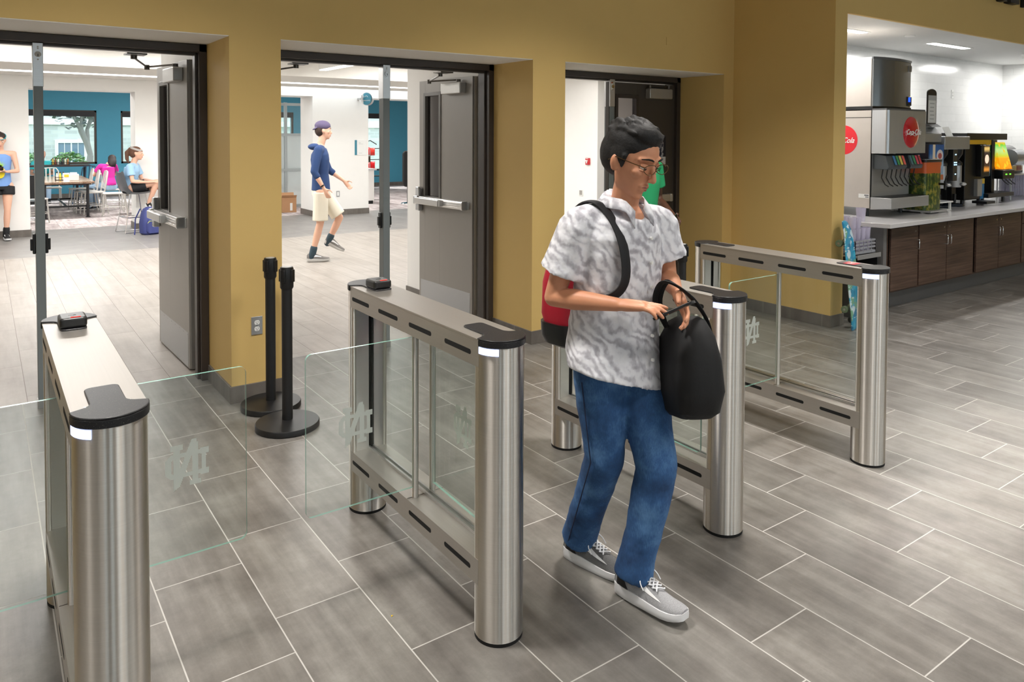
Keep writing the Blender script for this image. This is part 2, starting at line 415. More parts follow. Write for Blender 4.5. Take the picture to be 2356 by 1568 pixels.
# stubs of wall behind the open leaves
cw = MB()
for a, b in ((1.235, 1.53), (3.545, 3.84)): cw.box(a, b, FY + .17, 6.84, 0, 2.95)
cw.box(-5, -0.8, FY + .17, 6.84, 0, 2.95); cw.box(5.85, 8.0, FY + .17, 5.6, 0, 2.95)
cw.box(-5, 14, FY + .17, FY + .26, HZ, 2.95)
struct('wall_corridor_near', cw, OFFW, smooth=False)
cb = MB()
for a, b in ((1.235, 1.53), (3.545, 3.84)): cb.box(a - T, b + T, FY + .2, 6.84 + T, 0.0, 0.104)
struct('baseboard_corridor_near', cb, BBT, smooth=False)
# corridor far side: wall with three openings
fw_ = MB()
fw_.box(-7, .605, 14.1, 14.6, 0, 2.36).box(2.13, 4.3, 14.1, 14.6, 0, 2.36).box(-7, 4.3, 14.1, 14.6, 2.36, 2.95)
fw_.box(5.40, 6.60, 14.5, 15.2, 0, 2.41).box(4.3, 14, 14.5, 15.2, 2.41, 2.95)
struct('wall_corridor_far', fw_, OFFW, smooth=False)
fb = MB()
fb.box(-7, .605 + T, 14.1 - T, 14.1, 0, .115).box(.605, .605 + T, 14.1, 14.6, 0, .115).box(2.13 - T, 4.3, 14.1 - T, 14.1, 0, .115).box(2.13 - T, 2.13, 14.1, 14.6, 0, .115)
fb.box(5.40 - T, 6.60 + T, 14.5 - T, 14.5, 0, .115).box(5.40 - T, 5.40, 14.5, 15.2, 0, .115)
struct('baseboard_corridor_far', fb, BBT, smooth=False)
# corridor right wall seen through the third opening
struct('wall_corridor_right', MB().box(8.75, 9.0, 9.9, 14.5, 0, 2.95).box(8.75, 14, 9.75, 9.9, 0, 2.95), OFFW, smooth=False)
struct('baseboard_corridor_right', MB().box(8.75 - T, 8.75, 9.75 - T, 14.5, 0, .115).box(8.75, 14, 9.75 - T, 9.75, 0, .115), BBY, smooth=False)
# ceilings beyond
struct('ceiling', MB().box(-7, 14, FY + .26, 11.5, 2.9, 3.0), CEILW, smooth=False)
struct('ceiling', MB().box(-7, 14, 11.5, 14.1, 2.56, 2.95), CEILW, smooth=False)
struct('ceiling', MB().box(-7, 14, 14.6, 22.0, 3.0, 3.1), CEILW, smooth=False)
struct('trim_2', MB().box(-7, 3.0, 9.6, 9.75, 2.72, 2.9).box(-7, -0.2, 8.4, 9.6, 2.72, 2.9), OFFW, smooth=False)
struct('wall_corridor_end', MB().box(-7.1, -7, FY, 22.1, 0, 3.1).box(14, 14.1, 5.6, 22.1, 0, 3.1), OFFW, smooth=False)
LIGHTW = emis('cool_white_diffuser', (255, 252, 246), 7.0)
st = obj('ceiling_light', MB().box(-4, 8.5, 12.95, 13.02, 2.545, 2.562), LIGHTW, smooth=False); tag(st, 'long thin strip light set in the lowered corridor ceiling', 'ceiling light')
# teal wall of the dining room with window openings
TWY = 22.0
WIN = [(-1.6, 2.42, .86, 2.24), (2.98, 4.9, .86, 2.24), (9.3, 10.75, .5, 2.32), (5.2, 7.6, .86, 2.3)]
tw = MB(); xs = sorted(WIN); x = -7
for a, b, z0, z1 in xs:
    tw.box(x, a, TWY, TWY + .3, 0, 3.1); tw.box(a, b, TWY, TWY + .3, 0, z0); tw.box(a, b, TWY, TWY + .3, z1, 3.1); x = b
tw.box(x, 14, TWY, TWY + .3, 0, 3.1)
struct('wall_dining', tw, TEAL, smooth=False)
struct('baseboard_dining', MB().box(-7, 14, TWY - T, TWY, 0, .115), BBT, smooth=False)
for i, (a, b, z0, z1) in enumerate(WIN):
    fr = MB(); f = .05
    for q in ((a, a + f, z0, z1), (b - f, b, z0, z1), (a, b, z0, z0 + f), (a, b, z1 - f, z1)): fr.box(q[0], q[1], TWY + .02, TWY + .12, q[2], q[3])
    if i == 0: fr.box(.35, .40, TWY + .02, TWY + .12, z0, z1)
    e = struct('window_%d' % (i + 1), fr, FRAME, smooth=False)
    obj('window_blind', MB().box(a + .04, b - .04, TWY - .01, TWY + .05, z1 - .16, z1 - .03), mat('charcoal_blind', (48, 48, 50), .8), e)
    obj('window_pane', MB().box(a + f, b - f, TWY + .06, TWY + .068, z0 + f, z1 - f), GLASS, e)
# beverage alcove
struct('wall_alcove_back', MB().box(6.146, 12.65, 4.9, 5.05, 0, 2.73), WTILE, smooth=False)
struct('wall_alcove_right', MB().box(12.5, 12.65, 3.65, 4.9, 0, 2.73), WTILEY, smooth=False)
struct('ceiling', MB().box(6.146, 16, 3.665, 5.05, 2.73, 2.83), mat('alcove_ceiling', (222, 222, 220), .8), smooth=False)
struct('wall_alcove_left', MB().box(6.146, 6.15, 3.85, 4.9, 0.2, 2.73), OFFW, smooth=False)
for i, (x0, x1) in enumerate(((6.55, 7.45), (8.85, 9.75), (11.6, 12.4))):
    t = thing('ceiling_light', ['recessed strip light above the ice machine', 'recessed strip light in the middle of the drinks alcove', 'recessed strip light beside the tiled corner of the alcove'][i], 'ceiling light', ((x0 + x1) / 2, 4.22, 2.73))
    obj('light_frame', MB().box(-.47, .47, -.07, .07, -.006, .004), WHITEP, t, bevel=.002)
    obj('diffuser', MB().box(-.44, .44, -.045, .045, -.009, -.0065), emis('alcove_diffuser', (255, 254, 250), 9.0), t, smooth=False)
for i, x in enumerate((8.05, 11.0)):
    s_ = obj('sprinkler_cover', MB().lathe([(.0, -.012), (.045, -.012), (.05, -.008), (.05, .002), (0, .002)], (x, 4.05, 2.73)), WHITEP)
    tag(s_, ['round white sprinkler cover on the alcove ceiling above the ice machine', 'round white sprinkler cover on the alcove ceiling near the corner'][i], 'sprinkler')

# ------------------------------------------------------------ doors
def screw_row(mb, x, ys, zs, r=.0045):
    for y in ys:
        for z in zs: mb.tube([(x + .001, y, z), (x - .0015, y, z)], r, 8)
def leaf(parent, loc, rz, s=-1, sticker=False, label=None):
    """door leaf, hinge at origin, runs along +Y; s=-1: push side faces -X"""
    W, H = .905, 2.165
    f = lambda x: x if s == -1 else -x                       # push side x=0, thickness behind it
    m = MB(); y0, y1, z0, z1 = .50, .80, 1.06, 2.03            # vision opening
    y0, y1 = .535, .80
    for (a, b, c, d) in ((0, y0, 0, H), (y1, W, 0, H), (y0, y1, 0, z0 - .0), (y0, y1, z1, H)):
        m.box(f(0), f(.045), a, b, .012 + c if c == 0 else c, d)
    L = obj('door_leaf', m, DOORG if not sticker else mat('dark_bronze_door_paint', (66, 60, 54), .4), parent, smooth=False, bevel=.0012, loc=loc)
    L.rotation_euler = (0, 0, rz)
    g = MB()
    for (a, b, c, d) in ((y0 - .022, y0 + .012, z0 - .022, z1 + .022), (y1 - .012, y1 + .022, z0 - .022, z1 + .022), (y0, y1, z0 - .022, z0 + .012), (y0, y1, z1 - .012, z1 + .022)):
        g.box(f(-.008), f(.053), a, b, c, d)
    obj('vision_frame', g, mat('lite_frame_grey', (104, 100, 95), .4) if not sticker else FRAME, L, bevel=.003)
    obj('vision_glass', MB().box(f(.02), f(.027), y0 + .01, y1 - .01, z0 + .01, z1 - .01), glass('dark_vision_glass', (.62, .6, .6)), L, smooth=False)
    k = MB().box(f(-.0015), f(0), .03, W - .03, .02, .262)
    screw_row(k, f(-.0015), [.045 + .116 * i for i in range(8)], [.035, .247], .004)
    obj('kick_plate', k, STX, L, smooth=False)
    # panic bar: rail, end cap, touch pad, centre case
    p = MB(); zb = 1.03
    rail = [(f(0), zb - .036), (f(-.052), zb - .036), (f(-.058), zb - .026), (f(-.058), zb + .026), (f(-.052), zb + .036), (f(0), zb + .036)]
    p.T = None
    p.rings([[(x, y, z) for x, z in rail] for y in (.075, .84)])
    p.box(f(-.006), f(0), .045, .078, zb - .034, zb + .034)
    for zz in (-.018, 0, .018): p.box(f(-.0605), f(-.057), .09, .46, zb + zz - .002, zb + zz + .002)
    ring = lambda e: [(f(0), zb - .039 - e), (f(-.056), zb - .039 - e), (f(-.0625), zb - .028), (f(-.0625), zb + .028), (f(-.056), zb + .039 + e), (f(0), zb + .039 + e)]
    p.rings([[(x, y, z) for x, z in ring(0)] for y in (.075, .10)])
    pad = [(f(-.055), zb - .03), (f(-.093), zb - .03), (f(-.098), zb - .025), (f(-.098), zb + .025), (f(-.093), zb + .03), (f(-.055), zb + .03)]
    p.rings([[(x, y, z) for x, z in pad] for y in (.42, .84)])
    p.box(f(-.092), f(-.056), .395, .424, zb - .028, zb + .028)
    obj('push_bar', p, mat('bar_aluminium', (205, 203, 200), .28, .75), L, bevel=.0015, label='silver push bar')
    cch = MB()
    cch.prism([(.838, zb - .105), (.90, zb - .105), (.90, zb + .125), (.85, zb + .125), (.838, zb + .10)], f(-.05), f(0), 'x')
    cch.box(f(-.075), f(0), .83, .902, zb - .04, zb + .04)
    obj('latch_case', cch, mat('latch_chrome', (200, 200, 202), .18, .9), L, bevel=.008, segs=3)
    c = MB().prism(rrect(.10, .42, 2.02, 2.12, .012), f(-.066), f(0), 'x')
    obj('door_closer', c, mat('closer_silver', (176, 174, 170), .32, .55), L, bevel=.006)
    a = MB(); e = Vector((f(-.16 if not sticker else -.07), .46 if not sticker else .16, 2.135)); h = Vector((f(-.03), .14, 2.135))
    if sticker: a.rod((f(-.05), .40, 2.14), (f(-.055), .16, 2.145), .007).rod((f(-.052), .41, 2.125), (f(-.052), .41, 2.15), .018).rod((f(-.055), .15, 2.125), (f(-.055), .15, 2.16), .018)
    else:
        a.rod((f(-.035), .17, 2.12), (f(-.035), .17, 2.145), .02).rod((f(-.035), .17, 2.14), e, .007)
        sh = Vector((f(-.33), .0, 2.155)); a.rod(e, sh, .007).rod(e - Vector((0, 0, .02)), e + Vector((0, 0, .015)), .018)
        a.rod(sh - Vector((0, 0, .01)), sh + Vector((0, 0, .03)), .02).box(sh.x - .06, sh.x + .06, -.11, .01, 2.168, 2.178)
    obj('closer_arm', a, mat('arm_bronze', (92, 86, 80), .3, .7), L)
    hg = MB().box(f(.045), f(.05), -.001, .03, .012, H).box(f(.012), f(.05), -.012, -.0005, .012, H)
    hg.box(f(.046), f(.074), -.03, -.012, .012, H)
    n = 0
    for i in range(30):
        z = .05 + i * .072; hg.tube([(f(.052), -.016, z), (f(.052), -.016, z + .034)], .008, 8)
    screw_row(hg, 0, [], [])
    for z in [.12, .2, .3, .62, .98, 1.3, 1.62, 1.94, 2.02, 2.08]:
        hg.tube([(f(.026), -.012, z), (f(.026), -.0145, z)], .004, 8); hg.tube([(f(.037), -.012, z), (f(.037), -.0145, z)], .004, 8)
    obj('continuous_hinge', hg, mat('hinge_aluminium', (168, 165, 160), .35, .7), L)
    return L
MULX = [(.252, .300), (2.515, 2.570), (4.868, 4.925)]
MULM = mat('grey_mullion_paint', (120, 127, 129), .4)
for i, (a, b) in enumerate(OPEN):
    d = bpy.data.objects.new('door_%d' % (i + 1), None); COL.objects.link(d); d['kind'] = 'structure'
    f = MB()
    for x0, x1 in ((a + .001, a + .050), (b - .050, b - .001)):
        f.box(x0, x1, FY, FY + .17, 0, HZ - .005)
        sx = x1 if x0 < (a + b) / 2 else x0 - .016
        f.box(sx, sx + .016, FY + .05, FY + .12, 0, HZ - .055)
    f.box(a + .001, b - .001, FY, FY + .17, HZ - .057, HZ - .005); f.box(a + .05, b - .05, FY + .05, FY + .12, HZ - .073, HZ - .057)
    obj('door_frame', f, FRAME, d, bevel=.003)
    x0, x1 = MULX[i]
    mu = obj('mullion', MB().box(x0, x1, FY + .025, FY + .10, .004, 1.96), MULM, d, bevel=.002)
    obj('mullion_housing', MB().box(x0 - .003, x1 + .003, FY + .021, FY + .105, 1.93, HZ - .06), ALU, mu, bevel=.002)
    c = MB()
    xm = (x0 + x1) / 2
    c.tube([(xm, FY + .022, 2.12), (xm, FY + .012, 2.12)], .017, 20); c.tube([(xm, FY + .022, 2.155), (xm, FY + .018, 2.155)], .005, 8).tube([(xm, FY + .022, 2.165), (xm, FY + .018, 2.165)], .005, 8).tube([(xm, FY + .022, 2.09), (xm, FY + .018, 2.09)], .005, 8)
    obj('lock_cylinder', c, CHROME, mu)
    obj('key_slot', MB().box(xm - .0015, xm + .0015, FY + .0105, FY + .0125, 2.107, 2.122), BLACKR, mu, smooth=False)
    for sx in (-1, 1):
        xx = x0 if sx < 0 else x1
        q = MB().box(xx, xx + sx * .016, FY + .045, FY + .085, .93, 1.05).box(xx + sx * .012, xx + sx * .028, FY + .05, FY + .08, .95, 1.02)
        obj('strike', q, BLACKP, mu, bevel=.004)
    obj('mullion_foot', MB().box(x0 - .003, x1 + .003, FY + .02, FY + .105, 0, .045), ALU, mu, bevel=.001)
    if i == 0: leaf(d, (1.156, 5.502, 0), R(1.9))
    if i == 1: leaf(d, (3.478, 5.495, 0), R(2.0)); leaf(d, (1.585, 5.495, 0), R(-2), s=1)
    if i == 2:
        L = leaf(d, (5.768, 5.262, 0), R(90), sticker=True)
        def post(t, g):
            sp = t.new('ShaderNodeSeparateXYZ'); t.l(g, sp.inputs[0]); y, z = sp.outputs[1], sp.outputs[2]
            white = t.math('LESS_THAN', z, .27)
            pic = t.math('MULTIPLY', t.math('MULTIPLY', t.math('GREATER_THAN', z, .27), t.math('LESS_THAN', z, .8)), t.math('MULTIPLY', t.math('GREATER_THAN', y, .12), t.math('LESS_THAN', y, .82)))
            n = t.math('GREATER_THAN', t.noise(g, 9, 2), .5)
            c = t.mix(white, lin((22, 20, 34)), lin((205, 203, 200))); return t.mix(pic, c, t.mix(n, lin((40, 44, 60)), lin((170, 168, 172))))
        obj('poster', MB().box(-.002, -.0002, .125, .40, 1.366, 1.65), graphic('door_poster', post, .5), L, smooth=False, label='navy notice with a grey picture')
        for k, (tx, z) in enumerate((('Please have one bite during your stay', 1.637), ('then leave the following items with you', 1.623))):
            text_mesh('poster_text', tx, .011, WHITEP, L, (-.0022, .265, z), (R(90), 0, R(-90)), .0002)
        text_mesh('poster_text', 'irises.', .026, mat('ink', (40, 40, 60), .5), L, (-.0022, .22, 1.425), (R(90), 0, R(-90)), .0002)
# blue-and-white closing sticker on the third mullion housing
sl = obj('warning_sticker', MB().box(4.8768, 4.9, FY + .0195, FY + .0208, 2.09, 2.16), WHITEP, bpy.data.objects['door_3'], smooth=False)
obj('sticker_band', MB().box(4.8768, 4.9, FY + .0185, FY + .0196, 2.15, 2.16), mat('sticker_orange', (200, 80, 40), .5), sl, smooth=False)
# duplex outlet on the golden pillar
t = thing('wall_outlet', 'steel duplex power outlet low on the golden pillar behind the belt posts', 'outlet', (1.379, WY, .461))
obj('cover_plate', MB().prism(rrect(-.0345, .0345, -.057, .057, .003), -.005, 0, 'y'), STX, t, bevel=.002)
for dz in (.0195, -.0195):
    r_ = obj('receptacle', MB().prism([(.0165 * math.cos(2 * PI * k / 20), max(-.0135, min(.0135, .0165 * math.sin(2 * PI * k / 20))) + dz) for k in range(20)], -.0065, -.004, 'y'), WHITEP, t)
    s_ = MB().box(-.0075, -.0055, -.0072, -.006, dz - .001, dz + .007).box(.0055, .0075, -.0072, -.006, dz, dz + .007).tube([(0, -.0072, dz - .007), (0, -.006, dz - .007)], .0026, 8)
    obj('slot', s_, BLACKR, r_, smooth=False)
obj('screw', MB().tube([(0, -.0062, 0), (0, -.004, 0)], .003, 10), CHROME, t)
tag(obj('ceiling_outlet_plate', MB().prism(rrect(5.02, 5.09, 2.47, 2.54, .003), WY - .004, WY, 'y'), YEL), 'small blank cover plate painted golden high above the third opening', 'cover plate')
# ============================================================ TURNSTILES
GRAN = NT('dark_speckled_granite'); _v = GRAN.coord(); _n = GRAN.noise(_v, 420, 2, .5)
GRAN.l(GRAN.ramp(_n, [(.5, lin((30, 30, 33))), (.66, lin((44, 43, 44))), (.74, lin((120, 112, 104)))]), GRAN.b.inputs['Base Color']); GRAN.b.inputs['Roughness'].default_value = .38; GRAN.b.inputs['Specular IOR Level'].default_value = .35; GRAN = GRAN.m
LEDW = emis('blue_white_led', (176, 196, 255), 3.6); LEDR = emis('red_led', (255, 60, 50), 2.5)
FROST = frosted('frosted_emblem', (216, 222, 214), .92)
yF, yR, CR = -.517, .518, .081
def arc(cx, cy, r, a0, a1, n=20): return [(cx + r * math.cos(R(a0 + (a1 - a0) * i / n)), cy + r * math.sin(R(a0 + (a1 - a0) * i / n))) for i in range(n + 1)]
def inside(p, poly):
    x, y = p; c = False; j = len(poly) - 1
    for i in range(len(poly)):
        xi, yi = poly[i]; xj, yj = poly[j]
        if (yi > y) != (yj > y) and x < (xj - xi) * (y - yi) / (yj - yi) + xi: c = not c
        j = i
    return c
RC = lambda a, b, c, d: [(a, c), (b, c), (b, d), (a, d)]
EMB = [RC(.185, .33, 0.08, 1.08), RC(.12, .40, 0.98, 1.12), RC(.62, .755, .12, 1.12), RC(.55, .82, .06, .19), [(.185, 0.0), (.33, .1), (.72, 1.12), (.72, 1.2), (.60, 1.2), (.185, .15)],
       RC(.12, .95, .80, .90), RC(.12, .95, .30, .40), RC(.83, .93, .30, .90), RC(.80, 1.0, .27, .41), RC(.80, 1.0, .79, .93), RC(0, .13, .42, .78), [(0, .78), (.12, .90), (.2, .90), (.2, .80), (.13, .74)], [(0, .42), (.12, .30), (.2, .30), (.2, .40), (.13, .46)]]
_em = None
def emblem_mesh():
    """interlocked monogram, seen reversed through the glass; cells merged along rows"""
    m = MB(); nx, nz = 60, 72; W = .13
    for k in range(nz):
        i = 0
        while i < nx:
            if any(inside(((i + .5) / nx, (k + .5) / nz * 1.2), p) for p in EMB):
                j = i
                while j < nx and any(inside(((j + .5) / nx, (k + .5) / nz * 1.2), p) for p in EMB): j += 1
                x0, x1, z0, z1 = i / nx * W, j / nx * W, k / nz * 1.2 * W, (k + 1) / nz * 1.2 * W
                m.add([(x0, 0, z0), (x1, 0, z0), (x1, 0, z1), (x0, 0, z1)], [(0, 1, 2, 3)]); i = j
            else: i += 1
    return m
def wing(parent, side, angle):
    """side -1: left pole; local panel runs along -X (side -1) or +X, then turned about its pole"""
    px_ = -.045 if side < 0 else .03
    W, z0, z1, r = .43, .308, .887, .022
    pts = [(.012, z0)] + [(W - r + r * math.cos(R(a)), z0 + r + r * math.sin(R(a))) for a in range(-90, 1, 15)] + [(W - r + r * math.cos(R(a)), z1 - r + r * math.sin(R(a))) for a in range(0, 91, 15)] + [(.012, z1)]
    pts = [(x * side, z) for x, z in pts]
    n = len(pts); m = MB(); v = [(x, -.005, z) for x, z in pts] + [(x, .005, z) for x, z in pts]
    m.add(v, [tuple(range(n)), tuple(range(2 * n - 1, n - 1, -1))], 0)
    m.add(v, [(i, i + n, (i + 1) % n + n, (i + 1) % n) for i in range(n)], 1)
    g = obj('wing_glass', m, [GLASS, GEDGE], parent, smooth=False, loc=(px_, -.015, 0)); g.rotation_euler = (0, 0, angle)
    e = obj('glass_emblem', emblem_mesh(), FROST, g, smooth=False, label='frosted interlocked monogram'); x0 = -.31 if side < 0 else .18
    e.location = (x0, -.0056, .526)
    return g
def turnstile(loc, label, left_angle, right_angle, reader, digits=False):
    t = thing('turnstile', label, 'turnstile', loc, group='glass wing turnstiles')
    for nm, yc, sgn in (('front_column', yF, -1), ('rear_column', yR, 1)):
        m = MB()
        half = arc(0, yc, CR, 180, 360) if sgn < 0 else arc(0, yc, CR, 0, 180)
        m.prism(half, .012, .984)
        m.prism(arc(0, yc - sgn * .0016, CR - .001, 0, 180) if sgn < 0 else arc(0, yc - sgn * .0016, CR - .001, 180, 360), .012, .186)
        # flat inner face between the beams, with a rounded lip down each side
        y2 = yc - sgn * .002
        m.box(-CR + .001, -.004, y2 - sgn * .02, y2, .266, .905).box(.020, CR - .001, y2 - sgn * .02, y2, .266, .905)
        for xx in (-CR + .009, CR - .009): m.tube([(xx, y2 - sgn * .019, .267), (xx, y2 - sgn * .019, .904)], .0085, 12)
        c = obj(nm, m, COLST, t, angle=30)
        obj('glass_groove', MB().box(-.004, .020, y2 - sgn * .012, y2, .266, .905), BLACKR, c, smooth=False)
        obj('rubber_foot', MB().cyl((0, yc), CR - .0005, 0, .012, 40), BLACKR, c)
    for nm, z0, z1 in (('upper_beam', .903, .9875), ('lower_beam', .184, .268)):
        m = MB().box(-CR, CR, yF + .001, yR - .001, z0, z1)
        if nm == 'upper_beam': m.box(-CR - .0012, CR + .0012, yF + .002, yR - .002, .9885, .9945)
        zc = (z0 + z1) / 2 if nm == 'lower_beam' else .9425
        for yc in (.410, .148, -.117, -.383):
            for s_ in (-1, 1):
                a = CR; m.prism([(y, z) for y, z in rrect(yc - .086, yc + .086, zc - .0085, zc + .0085, .0084)], s_ * (a - .002), s_ * (a + .0004), 'x', 1)
        b = obj(nm, m, [BEAMST, BLACKR], t, smooth=False)
        if nm == 'lower_beam':
            obj('glass_channel', MB().box(-.006, .0015, yF + .02, yR - .02, .268, .279).box(.0145, .022, yF + .02, yR - .02, .268, .279), ALU, b, smooth=False)
            obj('beam_joint', MB().box(-CR + .002, CR - .002, -.0135, -.012, .2679, .2686), BLACKR, b, smooth=False)
    obj('side_glass', MB().box(.003, .013, yF + .01, yR - .008, .270, .902), [GLASS], t, smooth=False)
    # granite caps
    for nm, yc, s_ in (('front_cap', yF, 1), ('rear_cap', yR, -1)):
        r = CR + .005; P = [(x, yc + (y - yc)) for x, y in arc(0, yc, r, 180, 360)]
        P += [(r, yc + .004)] + [(.040 + .036 * (1 - math.sin(R(a))), yc + .012 + .032 * (1 - math.cos(R(a)))) for a in range(20, 91, 14)]
        P += [(x, y) for x, y in arc(.022, yc + .155, .018, 0, 90, 4)] + [(x, y) for x, y in arc(-.022, yc + .155, .018, 90, 180, 4)]
        P += [(-.040 - .036 * (1 - math.sin(R(a))), yc + .012 + .032 * (1 - math.cos(R(a)))) for a in range(90, 19, -14)] + [(-r, yc + .004)]
        if s_ < 0: P = [(-x, 2 * yc - y) for x, y in P]
        m = MB().prism(P, .9945, .9995)
        hd = arc(0, yc, r, 180, 360) if s_ > 0 else arc(0, yc, r, 0, 180)
        m.prism(hd, .974, .9945)
        obj(nm, m, GRAN, t, bevel=.0025, segs=3)
    li = MB(); a0, a1 = 181, 234
    li.rings([[(r * math.cos(R(a)), yF + r * math.sin(R(a)), z) for r, z in ((CR - .002, .950), (CR + .0022, .950), (CR + .0022, .971), (CR - .002, .971))] for a in [a0 + (a1 - a0) * i / 14 for i in range(15)]])
    obj('status_light', li, LEDW, t, label='glowing blue-white status light')
    for x, s_ in ((-.045, -1), (.03, 1))[:1 if right_angle is None else 2]:
        p = MB().cyl((x, -.015), .0125, .268, .903, 20)
        obj('pivot_post', p, COLST, t)
        for z in (.30, .885): pass
    wing(t, -1, left_angle)
    if right_angle is not None: wing(t, 1, right_angle)
    if reader:
        p = obj('card_reader', MB().prism(rrect(-.041, .041, .355, .455, .014), 1.0, 1.034), BLACKP, t, bevel=.008, segs=3, loc=(0, 0, 0))
        obj('reader_led', MB().box(-.008, .022, .366, .371, 1.0338, 1.0352), LEDR, p, smooth=False)
        text_mesh('reader_mark', 'HID', .014, mat('reader_mark', (40, 40, 42), .5), p, (0, .405, 1.0342), (0, 0, 0), .0003)
    if digits:
        p = obj('lane_label', MB().box(-.03, .03, yF + .075, yF + .135, .9995, 1.0005), mat('lane_label_red', (215, 60, 70), .5), t, smooth=False)
        text_mesh('lane_number', '535', .032, WHITEP, p, (0, yF + .105, 1.0007), (0, 0, 0), .0002)
    for yc, s_ in ((yF, 1), (yR, -1)):
        for xx in (-.05, .05): obj('cap_screw', MB().cyl((xx, yc + s_ * .03), .003, .9945, .9965, 8), CHROME, t)
    return t
TX = [.2413, 1.379, 2.5265, 3.659]
turnstile((TX[0], 2.525, 0), 'turnstile with a card reader standing alone before the first doorway, both wings shut', 0, 0, True)
turnstile((TX[1], 2.525, 0), 'turnstile with a card reader in front of the middle doorway, beside the walking man', 0, R(-92), True)
turnstile((TX[2], 2.525, 0), 'turnstile behind the walking man and his black bag', R(88), 0, False)
turnstile((TX[3], 2.525, 0), 'turnstile nearest the skateboard and the golden side wall', 0, None, False, True)

# ============================================================ BELT POSTS
def stanchion(loc, label):
    t = thing('belt_stanchion', label, 'stanchion', loc, group='black belt posts')
    b = obj('base', MB().lathe([(0, .0), (.17, 0), (.176, .004), (.176, .028), (.172, .034), (.10, .040), (.03, .046), (0, .046)], seg=64), BLACKM, t, angle=50)
    obj('pole', MB().cyl((0, 0), .0295, .045, .80, 28), BLACKM, t)
    h = obj('belt_head', MB().lathe([(0, .785), (.032, .785), (.037, .795), (.037, .90), (.034, .909), (0, .909)], seg=36), BLACKP, t)
    obj('top_disc', MB().lathe([(0, .9085), (.027, .9085), (.026, .9105), (0, .911)], seg=30), mat('grey_disc', (176, 176, 176), .35), h)
    for k in range(4):
        a = R(38 + 90 * k); m = MB(); m.T = Matrix.Rotation(a, 4, 'Z')
        m.box(.032, .044 if k else .05, -.014, .014, .825, .895)
        obj('belt_clip', m, BLACKP, h, bevel=.003)
    m = MB()
    for z in (.90, .825, .815): m.ell((.034 * math.cos(R(-80)), .034 * math.sin(R(-80)), z), .0022, 8, 6)
    obj('rivet', m, CHROME, h)
    return t
A = stanchion((1.385, 4.135, 0), 'black belt post standing nearest the turnstiles by the golden pillar with the outlet')
B_ = stanchion((1.405, 4.495, 0), 'black belt post half hidden behind the other one, against the golden pillar with the outlet')
stanchion((3.80, 4.44, 0), 'black belt post behind the red backpack, by the golden pillar next to the third doorway')
stanchion((3.93, 3.50, 0), 'black belt post in front of the dark closed door, behind the last two turnstiles')

# ============================================================ SKATEBOARD
sk = thing('skateboard', 'skateboard with a blue and white patterned deck leaning at the end of the golden wall', 'skateboard', (6.06, 3.44, .0))
zv = Vector((.0, .105, .92)).normalized(); xn = Vector((-.2, .98, 0)); xn = (xn - zv * xn.dot(zv)).normalized(); yv = zv.cross(xn)
rm = Matrix((xn, yv, zv)).transposed(); sk.rotation_euler = rm.to_euler()
def deckmat():
    t = NT('skate_deck_print'); v = t.coord((1, 1, 1)); vo = t.new('ShaderNodeTexVoronoi'); vo.inputs['Scale'].default_value = 16; vo.feature = 'F1'; vo.distance = 'MANHATTAN'
    t.l(v, vo.inputs['Vector']); sp = t.new('ShaderNodeSeparateColor'); t.l(vo.outputs['Color'], sp.inputs[0])
    c = t.ramp(sp.outputs[0], [(0, lin((40, 150, 190))), (.3, lin((20, 120, 165))), (.5, lin((70, 175, 205))), (.68, lin((205, 222, 230))), (.85, lin((120, 170, 140))), (1, lin((30, 110, 150)))])
    [e for e in t.n if e.type == 'VALTORGB'][-1].color_ramp.interpolation = 'CONSTANT'
    n = t.noise(t.coord((8, 8, 30)), 1, 3); c = t.mix(t.math('GREATER_THAN', n, .6), c, lin((215, 228, 235)))
    t.l(c, t.b.inputs['Base Color']); t.b.inputs['Roughness'].default_value = .35; return t.m
dk = deckmat(); Lk = .94
def outline(s_=1.0):
    P = []
    for i in range(48):
        a = 2 * PI * i / 48; c, s2 = math.cos(a), math.sin(a)
        P.append((s_ * .112 * math.copysign(abs(c) ** .55, c), Lk / 2 + s_ * Lk / 2 * math.copysign(abs(s2) ** .85, s2)))
    return P
def bend(z):
    d = abs(z - Lk / 2) / (Lk / 2); return -.03 * max(0, (d - .7) / .3) ** 1.6
m = MB(); rings = []
O = outline(); O2 = outline(.97)
rings = [[(-.006 - bend(z), y, z) for y, z in O2], [(-.003 - bend(z), y, z) for y, z in O], [(.003 - bend(z), y, z) for y, z in O], [(.006 - bend(z), y, z) for y, z in O2]]
m.rings(rings); obj('deck', m, dk, sk, label='deck with blue and white print')
for zc in (.19, .75):
    tr = obj('truck', MB().box(.004, .012, -.03, .03, zc - .04, zc + .04).prism([(-.02, zc - .02), (.02, zc - .02), (.012, zc + .02), (-.012, zc + .02)], .01, .045, 'x').rod((.055, -.075, zc), (.055, .075, zc), .011), CHROME, sk, bevel=.002)
    for s_ in (-1, 1):
        w_ = MB().tube([(.055, s_ * .060, zc), (.055, s_ * .066, zc), (.055, s_ * .092, zc), (.055, s_ * .098, zc)], [.026, .030, .030, .026], 24)
        wo = obj('wheel', w_, mat('olive_wheel', (96, 112, 84), .5), tr)
        obj('wheel_bearing', MB().rod((.055, s_ * .0985, zc), (.055, s_ * .0965, zc), .010, 14), CHROME, wo)

